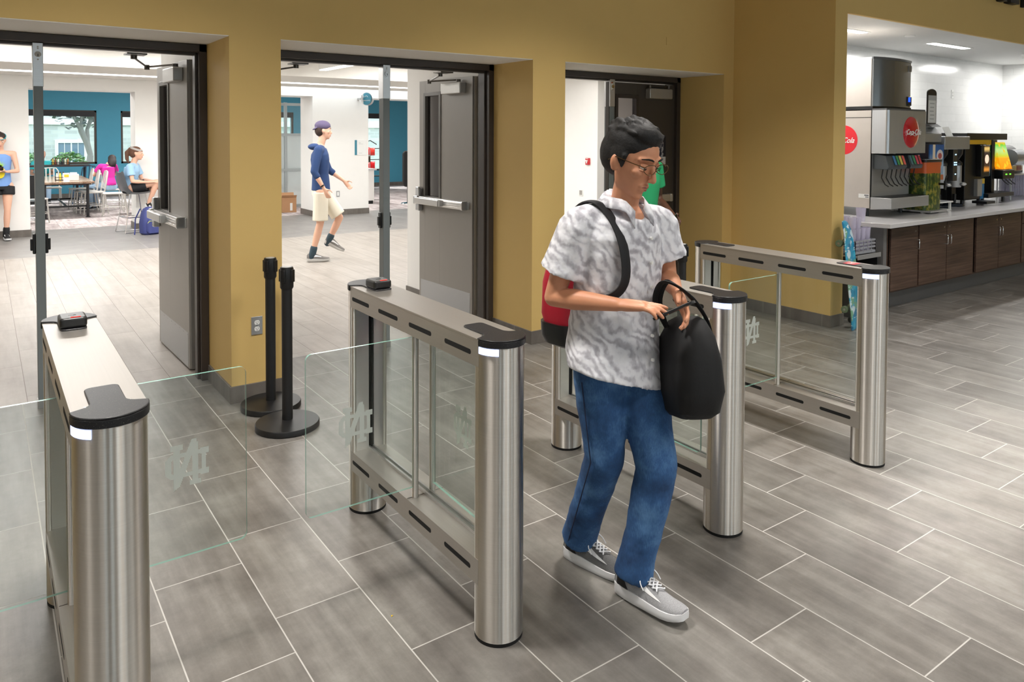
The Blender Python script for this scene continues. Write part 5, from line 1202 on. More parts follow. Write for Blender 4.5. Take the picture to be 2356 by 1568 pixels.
def shoe(parent, heel, toe, up=(0, 0, 1), col=(90, 92, 94), sole=(226, 226, 228), mark=(235, 235, 235), detail=True, L=.29, name='shoe'):
    heel, toe = Vector(heel), Vector(toe); M_ = fr(heel, toe - heel, up)
    key = '%d_%d' % (col[0], sole[0])
    W = lambda y: (.033 + .013 * math.sin(min(1, y / L * 1.15) * PI * .62)) if y < L * .80 else .0445 * math.sqrt(max(.03, 1 - ((y - L * .80) / (L * .21)) ** 2))
    tl = lambda y: .014 * max(0, (y - .21) / .08) ** 1.5 + .006 * max(0, (.03 - y) / .03)
    ys = [.0, .008, .02, .05, .09, .13, .17, .21, .24, .262, .278, .288]; m = MB(); m.T = M_; rg = []
    for y in ys:
        w_ = W(y) * (.72 if y == 0 else 1); t0 = tl(y); h = (.040 if y < .09 else .040 - .016 * (y - .09) / .2)
        rg.append([(-w_ * .92, y, t0), (w_ * .92, y, t0), (w_ * 1.0, y, t0 + .006), (w_ * 1.05, y, t0 + h * .55), (w_ * .99, y, t0 + h), (-w_ * .99, y, t0 + h), (-w_ * 1.05, y, t0 + h * .55), (-w_ * 1.0, y, t0 + .006)])
    m.rings(rg); so_ = obj(name, m, [mat('sole_%d' % sole[0], sole, .5)], parent, angle=60, label='pale rubber sole')
    HH = [(.0, .076), (.015, .100), (.04, .108), (.07, .106), (.10, .103), (.13, .093), (.16, .080), (.19, .068), (.22, .057), (.25, .048), (.27, .041), (.286, .032)]
    def hh(y):
        for (a_, b_), (c_, d_) in zip(HH, HH[1:]):
            if y <= c_: return b_ + (d_ - b_) * (y - a_) / (c_ - a_)
        return HH[-1][1]
    def U(y, a, off=0):
        w_ = W(max(y, .006)) * (.93 if y > .012 else .8) + off; s_ = max(0, math.sin(a)); b_ = .024 + tl(y)
        nar = .30 if y < .12 else .30 - .10 * (y - .12) / .17
        return (w_ * math.cos(a) * (1 - nar * s_), y, b_ + (hh(y) - .024 + off) * s_ ** .75)
    u = MB(); u.T = M_
    u.rings([[U(y, PI * i / 14) for i in range(15)] + [(-W(y) * .8, y, .02 + tl(y)), (W(y) * .8, y, .02 + tl(y))] for y, _ in HH])
    up_ = obj('shoe_upper', u, mat('upper_' + key, col, .85, var=.5, scale=330, bump=.5, bscale=420), so_, angle=70)
    def patch(nm, ylo, a0, a1, mt, off=.0016, n=10, k=5):
        q = MB(); q.T = M_
        for sgn in (0, 1):
            pts = []
            for i in range(n + 1):
                t = i / n; y0, y1 = ylo(t); r_ = []
                for j in range(k + 1):
                    aa = a0(t) + (a1(t) - a0(t)) * j / k; r_.append(U(y0 + (y1 - y0) * j / k, aa if sgn == 0 else PI - aa, off))
                pts += r_
            q.add(pts, [(i * (k + 1) + j, i * (k + 1) + j + 1, (i + 1) * (k + 1) + j + 1, (i + 1) * (k + 1) + j) for i in range(n) for j in range(k)])
        return obj(nm, q, mt, so_)
    if detail:
        patch('heel_counter', lambda t: (.004 + .075 * t, .004 + .045 * t), lambda t: .0, lambda t: 1.25 - .85 * t, mat('heel_black', (22, 22, 24), .5))
        patch('curved_mark', lambda t: (.075 + .13 * t, .080 + .13 * t), lambda t: .22 + .30 * (1 - abs(t - .25) * 1.2) * (1 - t) + .38 * t, lambda t: .22 + .30 * (1 - abs(t - .25) * 1.2) * (1 - t) + .38 * t + .42 * (1 - t) ** .6 * min(1, t * 5 + .1), mat('mark_%d' % mark[0], mark, .5), .002)
        o_ = MB(); o_.T = M_; o_.rings([[U(.105 + .0, a, .0015) for a in ()] or [(x_, y_, z_) for x_, y_, z_ in [U(y, 1.12, .003), U(y, 1.35, .005), U(y, 1.57, .006), U(y, 1.79, .005), U(y, 2.02, .003), U(y, 1.57, .0)]] for y in (.085, .10, .12, .14, .16, .175)]); obj('tongue', o_, mat('tongue_grey', (150, 150, 152), .8, var=.3, scale=200), so_)
        lc = MB(); lc.T = M_
        for i in range(6):
            y = .100 + i * .0145
            lc.tube([U(y + .004 * q - (.008 if q in (0, 6) else 0), 1.02 + (PI - 2.04) * q / 6, .0085) for q in range(7)], .0026, 6)
            lc.tube([U(y + .012 - .004 * q, 1.02 + (PI - 2.04) * q / 6, .010) for q in range(7)], .0026, 6)
        c0 = Vector(U(.100, PI / 2, .012))
        for s in (-1, 1):
            lc.tube(smooth_path([c0, c0 + Vector((s * .018, -.012, .016)), c0 + Vector((s * .040, -.004, .004)), c0 + Vector((s * .036, .014, -.010)), c0 + Vector((s * .014, .010, .004)), c0]), .0023, 6)
            lc.tube(smooth_path([c0, c0 + Vector((s * .022, .022, .004)), c0 + Vector((s * .046, .034, -.018)), c0 + Vector((s * .050, .050, -.040))]), .0021, 6)
        obj('laces', lc, mat('lace_white', (226, 227, 230), .7), so_)
    else:
        patch('curved_mark', lambda t: (.08 + .1 * t, .085 + .1 * t), lambda t: .35 + .3 * t, lambda t: .75 + .1 * t, mat('mark_%d' % mark[0], mark, .5), .003, 4, 2)
    return so_
def hair_mat(n, c): return mat(n, c, .68, var=.5, scale=90, bump=.5, bscale=150)

# ------------------------------------------------------------ the man walking through the turnstiles
P = thing('person', 'man with glasses in grey patterned shirt and jeans striding between two turnstiles', 'person', (1.88, 2.0, 0))
O = Vector((1.88, 2.0, 0)); g = lambda x, y, z: (x - O.x, y - O.y, z - O.z)
SKIN = NT('tan_skin'); v_ = SKIN.coord(); SKIN.l(SKIN.mix(SKIN.noise(v_, 14), lin((196, 134, 100)), lin((214, 152, 118))), SKIN.b.inputs['Base Color']); SKIN.b.inputs['Roughness'].default_value = .5
SKIN.b.inputs['Subsurface Weight'].default_value = .08; SKIN.b.inputs['Subsurface Scale'].default_value = .01; SKIN = SKIN.m
J = dict(fwd=(.12, -.99, 0), pelvis=g(1.885, 1.99, .90), chest=g(1.865, 1.945, 1.235), neck=g(1.852, 1.925, 1.395), head=g(1.834, 1.868, 1.568), look=(.14, -.90, -.40), hup=(0, -.1, 1), hs=1.075, nk=.050,
    shR=g(1.685, 1.975, 1.345), elR=g(1.635, 2.045, 1.085), wrR=g(1.70, 1.79, 1.098), hdR=(.55, -.80, .02), hnR=(.1, .0, -1), htR=(.8, .5, .35), csR=[.12, .22, .34, .42],
    shL=g(2.035, 1.93, 1.335), elL=g(2.09, 1.93, 1.125), wrL=g(1.965, 1.775, 1.115), hdL=(-.28, -.72, -.62), hnL=(-.75, .3, -.2), htL=(-.45, -.1, .6), csL=[.28, .3, .38, .45],
    hipR=g(1.80, 1.99, .86), knR=g(1.83, 1.985, .49), anR=g(1.868, 2.165, .105), toR=g(1.915, 2.02, .05),
    hipL=g(1.965, 1.97, .86), knL=g(1.925, 1.82, .48), anL=g(1.875, 1.875, .10), toL=g(1.90, 1.68, .04))
BD, MH = body(P, J, SKIN, .0042, vneck=True)
face_bits(BD, MH, skin=SKIN, lips=(158, 92, 80))
# hair
h = MB(); h.T = MH
h.ell((0, -.022, .058), (.080, .094, .074), 24, 14); h.ell((0, -.045, .018), (.0775, .072, .090), 20, 12); h.ell((0, .030, .098), (.058, .044, .030), 16, 10); h.ell((.012, .02, .106), (.05, .05, .03), 14, 8)
for s in (-1, 1): h.ell((s * .069, -.012, .030), (.012, .032, .045), 12, 8); h.cap_chain([(s * .071, .018, .030), (s * .070, .018, -.006)], [.009, .006], 8)
rnd = random.Random(4)
for _ in range(46):
    a = rnd.uniform(0, 6.28); e = rnd.uniform(.15, 1.3); e = max(e, .62) if math.sin(a) > -.1 else e; p = Vector((.074 * math.cos(a) * math.cos(e), -.024 + .086 * math.sin(a) * math.cos(e), .062 + .070 * math.sin(e))); d = Vector((rnd.uniform(-.3, .4), .5, .10)); h.cap_chain([p, p + d.normalized() * .024], [.012, .006], 6)
remeshed('hair', h, hair_mat('black_hair', (16, 14, 14)), BD, .0045, 2)
# glasses
gl = MB(); gl.T = MH
for s in (-1, 1):
    gl.tube([(s * (.032 + .024 * math.cos(2 * PI * i / 20)), .104 - .012 * abs(math.cos(2 * PI * i / 20) * s > 0 and math.cos(2 * PI * i / 20)), .016 + .017 * math.sin(2 * PI * i / 20)) for i in range(20)], .0013, 6, closed=True)
    gl.tube([(s * .056, .094, .021), (s * .074, .06, .021), (s * .082, -.005, .016), (s * .080, -.03, -.006)], .0014, 6)
gl.tube([(-.008, .106, .014), (0, .108, .017), (.008, .106, .014)], .0013, 6)
obj('glasses', gl, mat('bronze_wire', (96, 72, 44), .3, .8), BD)
# shirt
def shirtmat():
    t = NT('leaf_print_shirt'); v = t.coord((1, 1, 1)); vo = t.new('ShaderNodeTexVoronoi'); vo.inputs['Scale'].default_value = 30; wv = t.new('ShaderNodeTexWave'); wv.inputs['Scale'].default_value = 9; wv.inputs['Distortion'].default_value = 14; wv.inputs['Detail'].default_value = 4
    mp = t.new('ShaderNodeMapping'); mp.inputs['Rotation'].default_value = (.4, .7, .9); t.l(v, mp.inputs[0]); t.l(mp.outputs[0], wv.inputs[0]); t.l(v, vo.inputs['Vector'])
    n = t.noise(v, 9, 3); n2 = t.noise(t.coord((40, 22, 22)), 1, 3); f = t.math('ADD', t.math('ADD', t.math('MULTIPLY', wv.outputs['Fac'], .22), t.math('MULTIPLY', n, .45)), t.math('MULTIPLY', n2, .4))
    c = t.ramp(f, [(.36, lin((168, 166, 174))), (.47, lin((198, 197, 204))), (.56, lin((226, 226, 232))), (.75, lin((240, 240, 244)))]); t.l(c, t.b.inputs['Base Color']); t.b.inputs['Roughness'].default_value = .85
    t.bump(t.noise(v, 11, 3), .5, .02); return t.m
SHM = shirtmat(); G = {k: Vector(v) for k, v in J.items() if isinstance(v, tuple)}
f3 = Vector((.12, -.99, 0)).normalized(); r3 = f3.cross(Vector((0, 0, 1))); Z = Vector((0, 0, 1))
s = MB()
orings(s, [(Vector(g(1.872, 1.965, .785)), .226, .155, (r3 + Z * .26), f3 - Z * .12), (Vector(g(1.87, 1.975, .855)), .216, .150, (r3 + Z * .16), f3 - Z * .06), (Vector(g(1.868, 1.985, .93)), .202, .142, r3, f3), (Vector(g(1.865, 1.975, 1.06)), .190, .134, r3, f3), (Vector(g(1.866, 1.955, 1.20)), .186, .130, r3, f3), (Vector(g(1.86, 1.945, 1.30)), .190, .122, r3, f3), (Vector(g(1.855, 1.94, 1.36)), .150, .104, r3, f3), (Vector(g(1.852, 1.935, 1.395)), .108, .088, r3, f3 - Z * .35), (Vector(g(1.85, 1.925, 1.42)), .074, .076, r3, f3 - Z * .7)])
s.cap_chain([G['shR'] + Vector((0, 0, -.002)), Vector(g(1.86, 1.955, 1.355)), G['shL'] + Vector((0, 0, -.002))], [.066, .072, .066], 16)
for q, e in (('R', .66), ('L', .62)):
    a, b = G['sh' + q], G['sh' + q].lerp(G['el' + q], e); s.tube([a + (a - b) * .12, a, a.lerp(b, .55), b], [.052, .070, .076, .084], 18)
SO = remeshed('shirt', s, SHM, P, .0065, 5, label='short-sleeved white shirt with grey leaf print')
tx = bpy.data.textures.new('cloth_folds', 'CLOUDS'); tx.noise_scale = .11; dm = SO.modifiers.new('folds', 'DISPLACE'); dm.texture = tx; dm.strength = .018; dm.texture_coords = 'LOCAL'
cl = MB(); nb_ = Vector(g(1.846, 1.918, 1.415))
for sgn in (-1, 1):
    rg = []
    for a, rr, zz, w_ in ((200, .066, .008, .034), (235, .068, .006, .036), (270, .070, .0, .038)):
        pass
    AA = [18 + (180 - 18) * i / 12 for i in range(13)]
    pts_o = [nb_ + r3 * (sgn * .068 * math.sin(R(a))) + f3 * (.074 * math.cos(R(a))) + Z * (.030 * (a / 180) + .012 - .055 * max(0, (50 - a) / 50)) for a in AA]
    pts_l = [nb_ + r3 * (sgn * .096 * math.sin(R(a))) + f3 * (.098 * math.cos(R(a))) + Z * (.030 * (a / 180) - .022 - .070 * max(0, (50 - a) / 50)) for a in AA]; n_ = len(pts_o)
    pts_l[0] = pts_l[0] + r3 * sgn * .02 - Z * .012; pts_l[1] = pts_l[1] + r3 * sgn * .012
    cl.add(pts_o + pts_l, [(i, i + 1, n_ + i + 1, n_ + i) for i in range(n_ - 1)])
co = obj('collar', cl, SHM, SO); sl_ = co.modifiers.new('thick', 'SOLIDIFY'); sl_.thickness = .004
bn = MB()
for i in range(6):
    z_ = 1.30 - i * .085; c = Vector(g(1.866 + .02 * (1.3 - z_), 1.95, z_)) + f3 * (.131 + .012 * max(0, 1.2 - z_)); bn.tube([c, c + f3 * .008], .0055, 10)
obj('shirt_buttons', bn, WHITEP, SO)['kind'] = 'stuff'
# jeans
DEN = NT('blue_denim'); v_ = DEN.coord((1, 1, 1)); a_ = DEN.noise(v_, 6, 4); b_ = DEN.noise(DEN.coord((400, 400, 60)), 1, 2)
DEN.l(DEN.ramp(DEN.math('ADD', DEN.math('MULTIPLY', a_, .8), DEN.math('MULTIPLY', b_, .2)), [(.32, lin((26, 52, 88))), (.5, lin((44, 82, 128))), (.68, lin((88, 130, 176)))]), DEN.b.inputs['Base Color']); DEN.b.inputs['Roughness'].default_value = .9; DEN.bump(DEN.noise(v_, 9, 2), .35, .02); DEN = DEN.m
j = MB()
orings(j, [(Vector(g(1.885, 1.985, .80)), .158, .118, r3, f3), (Vector(g(1.885, 1.985, .88)), .160, .120, r3, f3), (Vector(g(1.88, 1.985, .98)), .150, .112, r3, f3)])
for q in 'RL':
    hp, kn, an = G['hip' + q], G['kn' + q], G['an' + q]; d_ = (an - kn).normalized()
    j.cap_chain([hp - Z * .02, hp.lerp(kn, .35), hp.lerp(kn, .75), kn], [.098, .093, .080, .073], 18)
    hem = an + d_ * .012; j.tube([kn, kn.lerp(an, .3), kn.lerp(an, .65), an - d_ * .05, hem], [.073, .070, .065, .065, .070], 18)
for k in range(4):
    c = G['anR'] - (G['anR'] - G['knR']).normalized() * (.03 + k * .03); j.ell(c, (.069 + .003 * (k % 2), .068, .011), 14, 8, rot=(.45 + .25 * (k % 2), .12 * k, 0))
JO = remeshed('jeans', j, DEN, P, .0065, 3, label='blue jeans'); dm = JO.modifiers.new('folds', 'DISPLACE'); dm.texture = tx; dm.strength = .014; dm.texture_coords = 'LOCAL'
sm = MB(); hp, kn, an = G['hipR'], G['knR'], G['anR']; sd_ = Vector((-1, -.15, 0)).normalized()
sm.tube([hp.lerp(kn, .2) + sd_ * .100, hp.lerp(kn, .7) + sd_ * .088, kn + sd_ * .080, kn.lerp(an, .5) + sd_ * .073, an + sd_ * .068], .0022, 6); obj('seam', sm, mat('seam_dark', (24, 36, 64), .8), JO)
shoe(P, g(1.862, 2.235, .0), g(1.925, 1.985, .0), col=(112, 112, 112), detail=True)
shoe(P, g(1.868, 1.945, .002), g(1.905, 1.665, .016), up=(0, .05, 1), col=(150, 150, 152))
# ------------------------------------------------------------ red backpack on his back
RB = thing('backpack', 'red and dark backpack worn by the man in the patterned shirt', 'backpack', (1.875, 2.135, 1.10))
RN = mat('red_nylon', (176, 18, 44), .55, var=.2, bump=.3, bscale=20)
bb_ = MB(); bb_.T = fr(Vector((0, 0, 0)), -f3)
bb_.rings([[(x * sx, y * sy + oy, zz) for x, y in rrect(-.145, .145, -.09, .09, .06)] for zz, sx, sy, oy in ((-.18, .9, .85, .05), (-.12, 1.0, .95, .055), (.0, 1.0, .95, .05), (.09, .92, .8, .04), (.15, .76, .6, .025), (.175, .5, .35, .015))])
obj('bag_body', bb_, RN, RB)
b2 = MB(); b2.T = fr(Vector((0, 0, 0)), -f3); b2.rings([[(x * sx, y * sy + .055, zz) for x, y in rrect(-.145, .145, -.09, .09, .06)] for zz, sx, sy in ((-.245, .7, .65), (-.23, .9, .85), (-.20, 1.0, .95), (-.15, 1.02, .97))]); obj('bag_base', b2, BLACKP, RB, label='dark lower part')
strp = MB(); a = G['shR'] + O - Vector((1.875, 2.135, 1.10)); inn = r3 * -.055
pth = [a + inn - f3 * .10 - Z * .01, a + inn - f3 * .03 + Z * .066, a + inn + f3 * .05 + Z * .072, a + inn + f3 * .122 + Z * .008, a + inn + f3 * .162 - Z * .08, a + inn * .95 + f3 * .168 - Z * .18, a + inn * .35 + f3 * .135 - Z * .235, a + r3 * .035 + f3 * .04 - Z * .262, a + r3 * .03 - f3 * .06 - Z * .262]
strp.tube(smooth_path(pth), .006, 10, ry=.023, upv=(0, 0, 1)); obj('shoulder_strap', strp, mat('black_webbing', (20, 20, 24), .7), RB, label='black strap over the shoulder')
# ------------------------------------------------------------ black bag held at his front
BB = thing('black_bag', 'soft black bag hanging from the left forearm of the man in the patterned shirt', 'bag', (2.005, 1.755, .85), R(0))
BN = mat('black_nylon', (16, 16, 18), .75, bump=.5, bscale=18)
m = MB(); m.T = Matrix.Rotation(R(62), 4, 'Z') @ Matrix.Rotation(R(14), 4, 'Y')
m.rings([[(x * sx + ox, y * sy, zz) for x, y in rrect(-.17, .17, -.075, .075, .06)] for zz, sx, sy, ox in ((-.17, .62, .7, .02), (-.15, .82, .95, .015), (-.08, .96, 1.1, .0), (.02, .98, 1.05, .0), (.10, .86, .85, -.01), (.155, .6, .55, -.02), (.17, .35, .3, -.03))])
obj('bag_body', m, BN, BB)
zp = MB(); zp.T = m.T; zp.tube([(-.15, -.03, .08), (-.08, -.035, .145), (.03, -.035, .165), (.12, -.03, .12), (.165, -.02, .03)], .004, 6); obj('zip', zp, mat('zip_grey', (90, 90, 94), .3, .6), BB)
wv = lambda x, y, z_: (x - 2.005, y - 1.755, z_ - .85)
for k_, dx in enumerate((0, .022)):
    sp_ = MB(); sp_.tube(smooth_path([wv(2.06, 1.70, .97), wv(2.03, 1.70, 1.03), wv(1.965 + dx * .3, 1.705, 1.10), wv(1.90, 1.715, 1.15), wv(1.875 + dx, 1.76, 1.155), wv(1.92 + dx, 1.83, 1.07), wv(1.99, 1.84, .97)]), .004, 8, ry=.010); obj('handle_strap', sp_, BN, BB)
ph = thing('phone', 'dark phone between the hands of the man in the patterned shirt', 'phone', (1.835, 1.665, 1.085)); ph.rotation_euler = (R(-28), R(12), R(35)); obj('phone_body', MB().prism(rrect(-.036, .036, -.072, .072, .01), -.004, .004), BLACKP, ph, bevel=.001); obj('phone_screen', MB().prism(rrect(-.033, .033, -.066, .066, .006), .0041, .0046), mat('dark_screen', (12, 14, 18), .08), ph)

# ------------------------------------------------------------ generic clothed figures farther away
def figure(label, base, J, skin, shirt, legs, hair, shoes=((30, 30, 32), (220, 220, 220)), sleeve=.5, legcut=.42, voxel=.011, hem=.05, w=1.0, legname='shorts', extra=None, longhair=None, group=None, scol=None, k=.95, cap=None, fit=1.0):
    t = thing('person', label, 'person', base, group=group); b, M_ = body(t, J, skin, voxel, k, w=w)
    g = {a: Vector(c) for a, c in J.items() if isinstance(c, (tuple, Vector))}; f = g['fwd'].normalized(); r = f.cross(Z).normalized(); face_bits(b, M_, brow=hair, lips=(196, 116, 110) if skin != DARKS else (70, 40, 34))
    s = MB(); pe, ch, ne = g['pelvis'], g['chest'], g['neck']
    orings(s, [(pe - Z * hem, .160 * w * fit, .120 * fit, r, f), (pe + Z * .05, .150 * w * fit, .115 * fit, r, f), (pe.lerp(ch, .5), .140 * w * fit, .105 * fit, r, f), (ch, .162 * w * fit, .120 * fit, r, f), (ch + Z * .07, .160 * w, .112, r, f), (ne - Z * .05, .085, .075, r, f)])
    if sleeve > 0:
        s.cap_chain([g['shR'], ne - Z * .062, g['shL']], [.058, .066, .058], 14)
        for q in 'RL':
            if sleeve <= 1: bpt = g['sh' + q].lerp(g['el' + q], sleeve); s.tube([g['sh' + q], bpt], [.060, .066], 14)
            else: s.cap_chain([g['sh' + q], g['el' + q], g['el' + q].lerp(g['wr' + q], sleeve - 1)], [.060, .050, .046], 14)
    else: s.cap_chain([ne - Z * .06 + r * .09, ne - Z * .05, ne - Z * .06 - r * .09], [.035, .04, .035], 10)
    sh_ = remeshed('shirt', s, shirt, t, voxel, 3)
    l = MB(); orings(l, [(pe - Z * .10, .150 * w, .115, r, f), (pe - Z * .0, .155 * w, .115, r, f), (pe + Z * .08, .135 * w, .1, r, f)])
    for q in 'RL':
        hp, kn, an = g['hip' + q], g['kn' + q], g['an' + q]
        if legcut <= 1: l.tube([hp, hp.lerp(kn, legcut * .6), hp.lerp(kn, legcut)], [.095, .098, .100], 14)
        else: l.cap_chain([hp, hp.lerp(kn, .5), kn, an], [.094, .085, .066, .052], 14)
    remeshed(legname, l, legs, t, voxel, 3)
    h = MB(); h.T = M_; h.ell((0, -.022, .05), (.080, .095, .074), 20, 12); h.ell((0, -.045, .012), (.078, .074, .088), 18, 10)
    if longhair == 'down': h.ell((0, -.06, -.06), (.085, .06, .13), 16, 10); h.ell((.05, .0, -.06), (.03, .06, .1), 12, 8); h.ell((-.05, .0, -.06), (.03, .06, .1), 12, 8)
    if longhair == 'tail': h.ell((0, -.10, .07), (.035, .035, .035), 12, 8); h.cap_chain([(0, -.10, .07), (0, -.15, .02), (0, -.145, -.09), (0, -.12, -.16)], [.03, .034, .03, .012], 10)
    h.T = None; ho = remeshed('hair', h, hair_mat('hair_%d_%d' % (hair[0], hair[1]), hair), b, voxel * .8, 2)
    if cap:
        c = MB(); c.T = M_; c.ell((0, -.018, .066), (.088, .104, .074), 20, 12); c.ell((0, -.105, .03), (.07, .05, .012), 14, 8, rot=(.5, 0, 0)); c.T = None; remeshed('cap', c, cap, b, voxel * .8, 2)
    for q in 'RL':
        an, to = g['an' + q], g['to' + q]; d = Vector((to.x - an.x, to.y - an.y, 0)); d = (to - an) if J.get('free' + q) else d
        d.normalize(); he = an - d * .07 - Z * .095 if not J.get('free' + q) else an - d * .05 - Vector(J['free' + q]) * .06
        shoe(t, he, he + d * .28, up=J.get('free' + q, (0, 0, 1)), col=shoes[0], sole=shoes[1], detail=False)
    if scol:
        for q in 'RL':
            an, kn = g['an' + q], g['kn' + q]; obj('sock', MB().cap_chain([an - (kn - an).normalized() * .04, an.lerp(kn, .2)], [.044, .045], 12), scol, t)
    return t, b, M_, g
FAIR = mat('fair_skin', (226, 176, 150), .5, var=.04); DARKS = mat('dark_brown_skin', (92, 58, 42), .5, var=.06)
def loc(base): return lambda x, y, z: (x - base[0], y - base[1], z)
# walking man in blue hoodie
b0 = (3.55, 9.42, 0); q = loc(b0); wf_ = Vector((.93, -.36, 0)).normalized(); wr_ = wf_.cross(Z)
def wp(f_, r_, z_): v = wf_ * f_ + wr_ * r_; return (v.x, v.y, z_)
t, b, M_, _ = figure('man in blue hooded top, cream shorts and cap walking across the corridor', b0,
    dict(fwd=tuple(wf_), pelvis=wp(.06, 0, .95), chest=wp(.05, 0, 1.32), neck=wp(.06, 0, 1.52), head=wp(.10, 0, 1.695), look=(.93, -.34, -.05), shR=wp(.03, .19, 1.45), shL=wp(.05, -.19, 1.45), elR=wp(-.02, .25, 1.17), elL=wp(.16, -.22, 1.18), wrR=wp(.10, .26, .96), wrL=wp(.36, -.20, 1.03),
    hdR=wp(.4, 0, -.9), hnR=wp(.3, -.9, 0), htR=wp(.9, .1, .2), hdL=wp(.6, 0, -.75), hnL=wp(.2, .9, 0), htL=wp(.9, 0, .2),
    hipR=wp(.06, .09, .90), hipL=wp(.07, -.09, .90), knR=wp(.05, .10, .50), knL=wp(.30, -.08, .55), anR=wp(-.05, .10, .10), toR=wp(.10, .10, .05), anL=wp(.16, -.08, .25), toL=wp(.33, -.08, .16), freeL=wp(.4, 0, .9)),
    FAIR, mat('blue_hooded_cotton', (40, 66, 112), .85, var=.15), mat('cream_cotton', (226, 218, 200), .85), (60, 44, 36), shoes=((120, 116, 112), (200, 198, 194)), sleeve=1.25, legcut=.92, cap=mat('purple_grey_cap', (92, 82, 112), .8), scol=mat('patterned_sock', (52, 70, 80), .8, var=.4, scale=60), hem=.03)
hood = MB(); hood.ell(wp(-.02, 0, 1.49), (.085, .095, .045), 14, 8); remeshed('hood', hood, MATS['blue_hooded_cotton'], t, .01, 2); obj('watch', MB().tube([wp(.072, .257, 1.0), wp(.083, .258, .985)], .032, 14), BLACKP, t)
# woman standing at the left edge with phone
b1 = (.22, 13.86, 0); F1 = Vector((.1, -1, 0))
t, b, M_, _ = figure('woman in light blue tank top and black shorts looking at her phone', b1,
    dict(fwd=(.1, -1, 0), pelvis=(.0, .06, .88), chest=(.0, .08, 1.22), neck=(0, .06, 1.38), head=(.0, .02, 1.535), look=(.0, -.9, -.42), shR=(-.17, .07, 1.33), shL=(.17, .08, 1.33), elR=(-.23, .02, 1.06), elL=(.22, .03, 1.06), wrR=(-.06, -.12, 1.06), wrL=(.08, -.12, 1.06),
    hdR=(.7, -.4, .1), hnR=(0, -.3, 1), htR=(.3, -.5, .3), hdL=(-.8, -.3, .1), hnL=(0, -.3, 1), htL=(-.2, -.5, .3), hipR=(-.09, .06, .83), hipL=(.09, .06, .83), knR=(-.09, .02, .46), knL=(.08, .01, .46), anR=(-.09, .05, .10), toR=(-.13, -.12, .04), anL=(.06, .04, .10), toL=(.08, -.14, .04)),
    FAIR, mat('sky_blue_jersey', (120, 158, 216), .85), mat('black_athletic', (24, 24, 28), .8), (44, 30, 24), sleeve=0, legcut=.36, longhair='tail', scol=mat('black_sock', (22, 22, 24), .8), w=.9, k=.9, fit=1.02)
pn = MB(); pn.prism([(.07 * math.cos(2 * PI * i / 20) * .8, 1.05 + .09 * math.sin(2 * PI * i / 20)) for i in range(20)], -.102, -.06, 'y'); obj('shirt_print', pn, mat('print_yellow2', (236, 216, 40), .7), t)
pl = MB()
for a in range(-60, 61, 20): pl.add([(-.012, -.105, 1.13), (.012, -.105, 1.13), (.09 * math.sin(R(a)), -.105, 1.13 + .10 * math.cos(R(a)))], [(0, 1, 2)])
obj('leaf_print', pl, mat('print_green', (160, 206, 90), .7), t, smooth=False)
hb = MB(); hb.T = M_; hb.tube([(.079 * math.cos(2 * PI * i / 24), -.0 + .090 * math.sin(2 * PI * i / 24), .075 - .02 * math.sin(2 * PI * i / 24)) for i in range(24)], .005, 6, closed=True); obj('headband', hb, mat('teal_band', (60, 160, 170), .7), b)
p1 = thing('phone', 'small phone in the hands of the woman in the light blue tank top', 'phone', (.22, 13.70, 1.10)); p1.rotation_euler = (R(-35), 0, 0); obj('phone_body', MB().prism(rrect(-.034, .034, -.068, .068, .008), -.004, .004), BLACKP, p1)
# seated woman on the stool
b2_ = (2.08, 13.85, 0); sf_d = Vector((.9, -.42, 0)).normalized(); sr = sf_d.cross(Z)
def sp2(f_, r_, z_): v = sf_d * f_ + sr * r_; return (v.x, v.y, z_)
t, b, M_, _ = figure('woman in light blue T-shirt and grey headband sitting cross-legged on the stool', b2_,
    dict(fwd=tuple(sf_d), pelvis=sp2(-.08, 0, .755), chest=sp2(-.05, 0, 1.02), neck=sp2(-.02, 0, 1.165), head=sp2(.03, 0, 1.315), look=(.95, -.25, -.02), shR=sp2(-.03, .165, 1.10), shL=sp2(-.03, -.165, 1.10), elR=sp2(.02, .21, .86), elL=sp2(.05, -.20, .86), wrR=sp2(.24, .10, .84), wrL=sp2(.26, -.08, .85),
    hdR=sp2(.8, -.5, 0), hnR=(0, 0, -1), htR=sp2(.3, -.9, .2), hdL=sp2(.8, .4, 0), hnL=(0, 0, -1), htL=sp2(.3, .9, .2), hipR=sp2(-.02, .09, .74), hipL=sp2(-.02, -.09, .74), knR=sp2(.34, .0, .84), knL=sp2(.38, -.10, .76), anR=sp2(.20, -.01, .46), toR=sp2(.30, .07, .36), anL=sp2(.36, -.12, .40), toL=sp2(.50, -.12, .35), freeR=tuple(Vector(sp2(.35, 0, .9)).normalized()), freeL=sp2(.3, 0, .95)),
    FAIR, mat('pale_blue_tee', (158, 196, 228), .85), mat('black_athletic', (24, 24, 28), .8), (96, 64, 46), sleeve=.62, legcut=.55, longhair='tail', w=.92, k=.9, hem=-.0)
hb = MB(); hb.T = M_; hb.rings([[(.083 * math.cos(a) * kk, -.008 + .092 * math.sin(a) * kk, zz - .03 * math.sin(a)) for kk, zz in ((1, .058), (1.01, .092), (.96, .092), (.96, .058))] for a in [2 * PI * i / 24 for i in range(24)]], caps=False, closed=True); obj('headband', hb, mat('grey_band', (178, 172, 168), .8), b)
